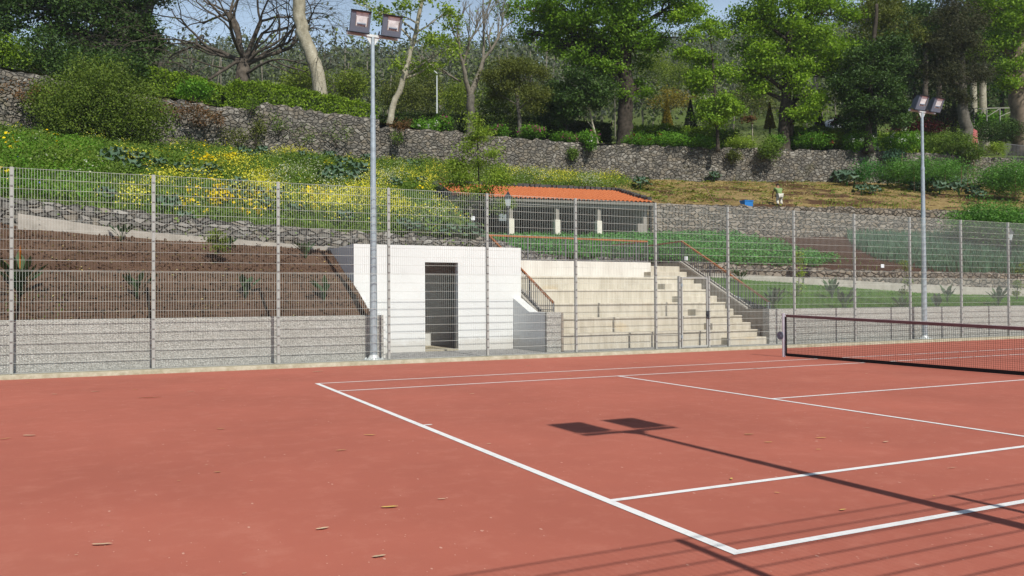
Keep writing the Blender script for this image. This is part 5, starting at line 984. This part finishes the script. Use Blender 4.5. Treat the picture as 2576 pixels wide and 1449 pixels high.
# ------------------------------------------------------------------ cabbages and other broad leaved plants
def cabbage_proto(v):
    T = thing('cabbage_plant', 'x', 'cabbage', (0, 0, 0)); V = []; Q = []; n = 15
    for i in range(n):
        th = i*2.4+v; el = .25+.9*(i/n); L = .42*(1.15-.5*i/n)*R.uniform(.8, 1.15); W = L*.72; z0 = .12+.22*i/n; dr = np.array([math.cos(th), math.sin(th), 0]); sd = np.array([-dr[1], dr[0], 0])
        for k, (u, wd, lift) in enumerate([(0, .04, 0), (.35, .12, .9), (.6, .95, 1.0), (.85, 1.0, .75), (1.08, .55, .35)]):
            p = dr*L*u*math.cos(el*.8)+np.array([0, 0, z0+L*math.sin(el)*(lift*u if k else 0)])
            for s_ in (-1, 0, 1): V.append(p+sd*W*.5*wd*s_+np.array([0, 0, .05*abs(s_)*wd*(1 if k != 4 else -.5)+R.normal()*.012]))
        b = i*15
        for k in range(4):
            for j in range(2): Q.append((b+k*3+j, b+k*3+j+1, b+(k+1)*3+j+1, b+(k+1)*3+j))
    link('leaves', fastmesh('cabbage_leaves', np.array(V), Q), 'leaf_cabbage', T); m = MB(); m.tube([(0, 0, -.2), (0.01, 0, .15), (0, 0, .42)], [.03, .028, .02], 6); m.build('stem', 'leaf_potato', T); return T
PR = [cabbage_proto(i) for i in range(3)]; used = [0, 0, 0]
def drop(sheet, px, py):
    G = sheet.G[max(0, 0):].reshape(-1, 3); x, y, d = pix(G); i = np.argmin((x-px)**2+((y-py)*2)**2); return G[i]
def put_cab(P, s_, label, group):
    i = R.integers(3); o = PR[i] if not used[i] else copy_tree(PR[i]); used[i] = 1
    o.location = tuple(float(q) for q in P); o.scale = (s_,)*3; o.rotation_euler = (0, 0, float(R.uniform(0, 6))); o['label'] = label; o['category'] = 'cabbage'; o['group'] = group
for px, py, s_ in [(280, 422, 1.5), (330, 440, 1.3), (400, 425, 1.1), (262, 505, 1.0), (425, 535, 1.2), (560, 500, 1.0), (505, 455, 1.1), (640, 505, 1.1), (620, 400, 1.4), (700, 500, 1), (830, 400, 1.4), (862, 425, 1.6), (905, 440, 1.5), (930, 470, 1.3), (822, 460, 1.3), (790, 412, 1.3), (745, 540, .9), (868, 560, 1), (1040, 425, 1.6), (1062, 462, 1.2), (885, 460, 1.4), (985, 470, 1.1), (600, 478, 1.1), (530, 440, 1.1), (670, 530, .9), (350, 412, 1.2), (305, 405, 1.3), (455, 440, 1.2), (655, 388, 1.3), (765, 395, 1.2), (845, 445, 1.5), (470, 565, .9), (925, 405, 1.3), (580, 505, .9)]:
    put_cab(drop(FLOW, px, py+8), s_, 'blue green cabbage plant with broad leaves among the flowers on the slope', 'cabbages on the flower slope')
for px, py, s_ in [(1150, 548, 1.0), (1120, 560, 1.0), (1090, 575, .9), (1165, 575, .9), (1185, 590, .9), (1065, 560, 1), (1130, 590, .9), (1045, 585, .9), (1010, 580, .9), (1100, 600, .9), (1150, 600, .9), (1195, 600, .8)]:
    put_cab(drop(FLOW, px, py+6), s_, 'broad leaved plant in the dense patch just left of the shelter', 'broad leaved plants left of the shelter')
for px, py, s_ in [(1613, 478, 1.7), (2130, 470, 2.3), (2115, 462, 2.2), (2150, 462, 2.1), (2165, 490, 1.5), (2195, 492, 1.4), (2232, 470, 1.9), (2290, 478, 1.8), (2310, 485, 1.6), (2330, 480, 1.8), (2360, 488, 1.8), (2385, 485, 1.7), (2410, 490, 1.8), (2440, 495, 1.7), (2455, 505, 1.5), (2345, 470, 1.8), (2400, 470, 1.8), (1800, 455, 1.4), (2300, 465, 1.8), (2425, 478, 1.8)]:
    lb = 'single leafy green plant on the straw near the pavilion roof end' if px == 1613 else ('small cabbage plant at the foot of the high wall above the blue crate' if px == 1800 else 'leafy cabbage plant growing on the straw below the bean beds')
    put_cab(drop(STRAW, px, py), s_, lb, 'cabbages on the straw field')
# spear leaved plants on the brown slope and on the lawn
def strap_proto(v, n, hgt):
    T = thing('strap_leaf_plant', 'x', 'plant', (0, 0, 0)); V = []; Q = []
    for i in range(n):
        th = R.uniform(0, 2*PI); ln_ = R.uniform(.12, .55); dr = np.array([math.cos(th), math.sin(th), 0]); sd = np.array([-dr[1], dr[0], 0]); H_ = hgt*R.uniform(.6, 1.1); b = len(V)
        for u, wd in ((0, .012), (.35, .012), (.58, .014), (.7, .075), (.85, .085), (1.0, .01)):
            p = dr*H_*ln_*(u+u*u)*.9+np.array([0, 0, H_*u*(1-.25*ln_*u)]); V += [p-sd*wd*.5*1.3, p+sd*wd*.5*1.3]
        Q += [(b+2*k, b+2*k+1, b+2*k+3, b+2*k+2) for k in range(5)]
    link('leaves', fastmesh('strap_leaves', np.array(V), Q), 'leaf_strap', T); return T
SP = [strap_proto(0, 13, .62), strap_proto(1, 11, .55), strap_proto(2, 26, .75)]; su = [0, 0, 0]
def put_sp(P, k, s_, label, group, rot=None):
    o = SP[k] if not su[k] else copy_tree(SP[k]); su[k] = 1; o.location = tuple(float(q) for q in P); o.scale = (s_,)*3; o.rotation_euler = (0, 0, float(R.uniform(0, 6)) if rot is None else rot); o['label'] = label; o['category'] = 'plant'; o['group'] = group; return o
for px, py, k, s_ in [(340, 752, 0, 1.1), (618, 752, 1, 1.1), (812, 760, 0, 1.0), (772, 650, 1, .95), (302, 608, 1, .9), (575, 630, 1, .8)]:
    put_sp(drop(SOIL, px, py), k, s_, {340: 'lone spear leaved plant on the lower soil slope beside the third fence post', 618: 'spear leaved plant in the middle of the lower soil slope', 812: 'spear leaved plant on the lower slope nearest the white building', 772: 'spear leaved plant high on the slope near the white building', 302: 'small spear leaved plant high on the left of the soil slope', 575: 'small spear leaved plant beside the purple stemmed shrub'}[px], 'spear leaved plants on the brown slope')
bp_ = put_sp(drop(SOIL, 50, 745), 2, 1.25, 'large clump of spear leaves with an orange flower behind the leftmost post', 'spear leaved plants on the brown slope')
for px, py, k, s_ in [(1945, 782, 2, 1.0), (2095, 752, 2, 1.0), (2125, 785, 0, 1.3), (2270, 790, 2, .8), (2355, 788, 0, 1.1), (2385, 760, 0, 1.1), (2510, 768, 2, 1.0), (1860, 712, 2, .8)]:
    put_sp(drop(LAWN, px, py), k, s_, {1945: 'spiky plant on the lawn at the foot of the stair railing', 2095: 'spiky plant high on the lawn, left of the far mast', 2125: 'dark spear leaved plant low on the lawn above the net', 2270: 'low spiky plant on the lawn just left of the far mast', 2355: 'spear leaved plant low on the lawn right of the far mast', 2385: 'spear leaved plant by the footing right of the far mast', 2510: 'dark spiky plant at the right end of the lawn', 1860: 'spiky plant on the lawn behind the upper stair railing'}[px], 'spiky plants on the lawn')
fl_ = drop(SOIL, 50, 745); tp = aty(33, 650, fl_[1]); q = (tp-fl_)/1.25; m = MB(); m.tube([q*[.3, .3, .1], q*[.9, .9, .8], q, q+[.06, 0, .12], q+[.1, 0, .22]], [.008, .008, .012, .02, .003], 5); ORG[bp_.name] = np.zeros(3); m.build('bloom', 'flower_orange', bp_)
P = drop(LAWN, 2100, 775)
# yellow shoots on the field wall edge
for i, px in enumerate(list(range(2070, 2300, 11))+[2520, 2545]):
    p = at(px+R.uniform(-3, 3), 519+(px-2070)*.03, 47.4+(px-2070)*.005); m = MB(); hgt = R.uniform(.25, .48); le = R.uniform(-.25, .25); m.tube([p-[0, 0, .1], p+[le*.3, 0, hgt*.5], p+[le, 0, hgt], p+[le*1.7, 0, hgt*.9]], [.025, .022, .016, .006], 5)
    tag(m.build('yellow_shoot', 'leaf_squash'), 'curved yellow leek stalk at the edge of the straw field', 'stalk', 'yellow stalks along the field edge')
# litter on the soil slope and small stones
P = SOIL.sample(1500); leaves('leaf_litter', P+[0, 0, .015], .075, 'straw', kind='stuff', aspect=.45, up=2)
P = SOIL.sample(2500, lambda x, y: (x < 170)*(y > 730)*1.0+(x < 130)*(y < 580)*1.0); blades('soil_grass', P, .07, .012, 'leaf_herb', kind='stuff')
# ------------------------------------------------------------------ dry leaves on the court
GEN = 'small dry curled leaf lying flat on the red court'
LV = [(257, 1370, 52, 1, 'large pale pink brown leaf lying alone near the bottom left of the court'), (980, 1276, 44, 2, 'bright yellow leaf on the court, biggest one left of the baseline'), (811, 1330, 34, 1, 'pale brown leaf lying between the yellow leaf and the big bottom left one'), (1111, 1256, 22, 1, 'short curled leaf just right of and behind the bright yellow leaf'), (953, 1400, 36, 1, 'flat pinkish leaf near the bottom edge of the court'), (377, 1001, 64, 1, 'long thin pale stick lying on the court below the left fence'), (75, 1096, 38, 1, 'pale leaf lying at the left edge of the court'), (1577, 1058, 20, 3, 'small grey leaf lying inside the shadow of the floodlight'), (2059, 1131, 14, 2, 'small yellow leaf upright right of the shadow pole'), (1840, 1205, 18, 2, 'curled yellow leaf close above the near singles line'), (2120, 1283, 20, 2, 'pale curled leaf between the near sidelines'), (2395, 1178, 30, 1, 'thin brown twig beyond the near singles line')]
LV += [(x, y, s_, R.choice([1, 1, 0, 2]), GEN) for x, y, s_ in [(13, 1104, 28), (555, 1079, 24), (930, 1095, 34), (858, 1133, 28), (547, 1188, 18), (519, 1170, 9), (632, 1210, 9), (1955, 1240, 14), (2065, 1102, 28), (1230, 1117, 14), (1885, 1093, 26), (1932, 1113, 22), (2228, 1112, 20), (137, 992, 18), (800, 935, 30), (240, 985, 24), (340, 980, 16), (480, 985, 20), (70, 963, 10), (560, 978, 16), (830, 967, 14), (1330, 920, 18), (1600, 913, 16), (1900, 927, 16), (1432, 946, 14), (1188, 991, 16), (1282, 1017, 8), (795, 1070, 10), (2182, 1077, 12), (2350, 1248, 8), (1500, 922, 10), (1760, 905, 14), (2180, 940, 10), (273, 1323, 8), (192, 1397, 8), (450, 1210, 10), (615, 1443, 12), (700, 955, 12), (1090, 952, 10)]]
for px, py, s_, k, lb in LV:
    v = F_+(px-1288)/FD*R_+(724.5-py)/FD*U_; p = CAM+v*((.006-CAM[2])/v[2]); d = (p-CAM)@F_; L = s_*d/FD*1.0; an = YAW*-1+R.normal()*.35; ax = np.array([math.cos(an), math.sin(an), 0]); sd = np.array([-ax[1], ax[0], 0]); wd = L*(.09 if s_ > 60 or 'twig' in lb else R.uniform(.2, .4)); ir = R.uniform(-.35, .35); V = []; hh = L*.05
    for u in np.linspace(-1, 1, 7):
        c_ = p+ax*L/2*u+sd*L*.08*math.sin(u*2)+np.array([0, 0, .004+hh*u*u*(.8 if u > 0 else .35)]); wv = wd*(1-u*u)**.7*(1+ir*u)*(1+.18*math.sin(u*7+px))+.002; V += [c_-sd*wv/2+[0, 0, hh*.5*(1-u*u)], c_, c_+sd*wv/2+[0, 0, hh*.25*(1-u*u)]]
    Q = [(3*i+j, 3*i+j+1, 3*i+j+4, 3*i+j+3) for i in range(6) for j in range(2)]
    o = link('dry_leaf', fastmesh('dry_leaf', np.array(V), Q), ['leaf_dry', 'leaf_dry_pale', 'leaf_dry_yellow', 'leaf_dry_brown'][int(k)], None, True); tag(o, lb, 'leaf', 'dry leaves on the court')
# kerb side litter
V = R.uniform([-5, 14.3, .02], [30, 14.47, .025], (260, 3)); leaves('kerb_litter', V, .035, 'straw', kind='stuff', up=2, aspect=.4)

# ------------------------------------------------------------------ far wood on the hill, pole, van, rustic fence
x, y, d = pix(HG)
def hm(x, y, d): k = (d > 118) & (d < 430); m1 = inpoly(x, y, [(1318, 215), (1395, 235), (1400, 310), (1290, 310), (1300, 250)]); m2 = inpoly(x, y, [(1590, 235), (1720, 250), (1850, 260), (1850, 320), (1585, 330)]); return k*(1-m1)*(1-m2)
P = HILL.sample(60000); x, y, d = pix(P); P = P[(hm(x, y, d) > 0) & (R.random(len(P)) < np.clip(160/d, 0, 1))][:2600]; x, y, d = pix(P)
CR = [[], []]; mt = MB()
for i, p in enumerate(P):
    h_ = R.uniform(7, 15)*(1.15 if p[0] < 60 else 1); wd = h_*R.uniform(.16, .26); n = 13; cc = p+np.array([0, 0, h_*.66]); v = R.normal(size=(n, 3))*[wd*.8, wd*.8, h_*.17]+cc; q = np.repeat(v, 11, 0)+R.normal(size=(n*11, 3))*[.8, .8, .6]; CR[i % 3 == 0].append(q)
    if i % 2 == 0: mt.beam(p-[0, 0, .5], p+np.array([R.normal()*.9, 0, h_*.85]), .13, .13)
CC = np.concatenate([np.concatenate(CR[0])]); leaves('distant_wood', CC, .75, 'leaf_euc', kind='stuff', up=.15); leaves('distant_wood', np.concatenate(CR[1]), .75, 'leaf_euc2', kind='stuff', up=.15); o = mt.build('distant_tree_trunks', 'bark_twig'); o['kind'] = 'stuff'
P = HILL.sample(30000, None); x, y, d = pix(P); P = P[(d > 90) & (d < 420)][:5000]; leaves('hill_scrub', clumps(P, 12, .9, .9), .5, 'leaf_euc2', kind='stuff')
P = HILL.sample(30000, None); x, y, d = pix(P); P = P[(d > 60) & (d < 90)][:2600]; leaves('garden_ground_plants', clumps(P, 14, .35, .4), .2, 'leaf_hedge', kind='stuff')
m = MB(); p = at(1099, 282, 76); t_ = at(1099, 185, 76); T = thing('far_pole', 'slim white lamp pole standing beyond the dark hedge', 'street lamp', p); m.tube([p-[0, 0, 1.5], t_], [.09, .05], 10); m.build('pole', 'galvanised_bright', T); m = MB(); m.beam(t_, t_+np.array([-.5, 0, .35]), .16, .07); m.build('lamp_head', 'galvanised_bright', T)
m = MB(); p = at(2052, 330, 74); T = thing('utility_pole', 'grey concrete utility pole behind the tall twin trunked tree', 'utility pole', p); m.prism([(p[0]-.2, p[1]-.15), (p[0]+.2, p[1]-.15), (p[0]+.2, p[1]+.15), (p[0]-.2, p[1]+.15)], p[2]-2, p[2]+7.5, 'z'); m.build('pole', 'pillar_grey', T)
p = at(2128, 325, 74.5); z0 = p[2]-.75; Vn = thing('parked_van', 'pale parked van mostly hidden behind the square clipped hedge', 'van', (p[0], p[1], z0))
m = MB(); X = p[0]; Yv = p[1]; m.prism([(X-1.9, z0+.35), (X+2.1, z0+.35), (X+2.1, z0+1.75), (X-.7, z0+1.8), (X-1.35, z0+1.15), (X-1.9, z0+1.0)], Yv, Yv+1.6, 'y'); m.build('body', 'van_white', Vn, bevel=.06)
m = MB(); m.prism([(X-1.18, z0+1.18), (X-.35, z0+1.18), (X-.35, z0+1.62), (X-.72, z0+1.62)], Yv-.02, Yv+.02, 'y'); m.build('side_window', 'van_window', Vn)
for q in (-1.2, 1.4): m = MB(); m.tube([(X+q, Yv-.03, z0+.33), (X+q, Yv+.2, z0+.33)], .33, 16); m.build('wheel', 'tyre', Vn)
W = thing('rustic_fence', 'grey wooden rail fence beside the pale flaring roots', 'fence', at(2490, 300, 78)); m = MB(); A = [at(px, py, 78) for px, py in ((2415, 300), (2450, 298), (2482, 297), (2515, 296), (2560, 296))]
for a in A: m.beam(a-[0, 0, .4], a+[0, 0, .95], .09, .09)
for a, b in zip(A[:-1], A[1:]): m.beam(a+[0, 0, .92], b+[0, 0, .92], .07, .07); m.beam(a+[0, 0, .1], b+[0, 0, .85], .06, .06)
m.build('rails', 'fence_wood', W)
m = MB(); p = at(2448, 350, 69.5); m.prism([(p[0]-.55, p[2]-1.5), (p[0]+.55, p[2]-1.5), (p[0]+.55, p[2]+.75), (p[0]-.1, p[2]+.95), (p[0]-.55, p[2]+.6)], p[1], p[1]+.5, 'y'); tag(m.build('pink_wall', 'pink_wall'), 'dull pink wall end beside the thick grey conifer trunk', 'wall')
m = MB(); A = [at(px, py, 68.6) for px, py in ((2528, 372), (2600, 380))]
for t in np.linspace(0, 1, 22): q = A[0]+(A[1]-A[0])*t; m.tube([q-[0, 0, .9], q+[0, 0, .35]], .02, 5)
m.beam(A[0]+[0, 0, .35], A[1]+[0, 0, .35], .04, .04); T = thing('metal_railing', 'dark metal railing in shade at the right end of the high wall', 'railing', A[0]); m.build('rails', 'baluster', T)

# soil clods, clumps of stones
P = SOIL.sample(5200); Q = np.repeat(P, 3, 0)+R.normal(size=(len(P)*3, 3))*.02; leaves('soil_clods', Q+[0, 0, .012], .06, 'soil_brown', kind='stuff', aspect=.9, up=.1)
HAZE = True
if HAZE:
    hzm = bpy.data.materials.new('haze'); hzm.use_nodes = True; t = hzm.node_tree; t.nodes.remove(t.nodes['Principled BSDF']); v = t.nodes.new('ShaderNodeVolumePrincipled'); v.inputs['Color'].default_value = (.80, .87, .95, 1); v.inputs['Density'].default_value = .0003; v.inputs['Anisotropy'].default_value = .0
    t.links.new(v.outputs[0], t.nodes['Material Output'].inputs['Volume']); MATS['haze'] = hzm; m = MB(); m.box(-1600, 2600, -1600, 2600, -2.0, 190); o = m.build('haze', 'haze'); o['kind'] = 'stuff'
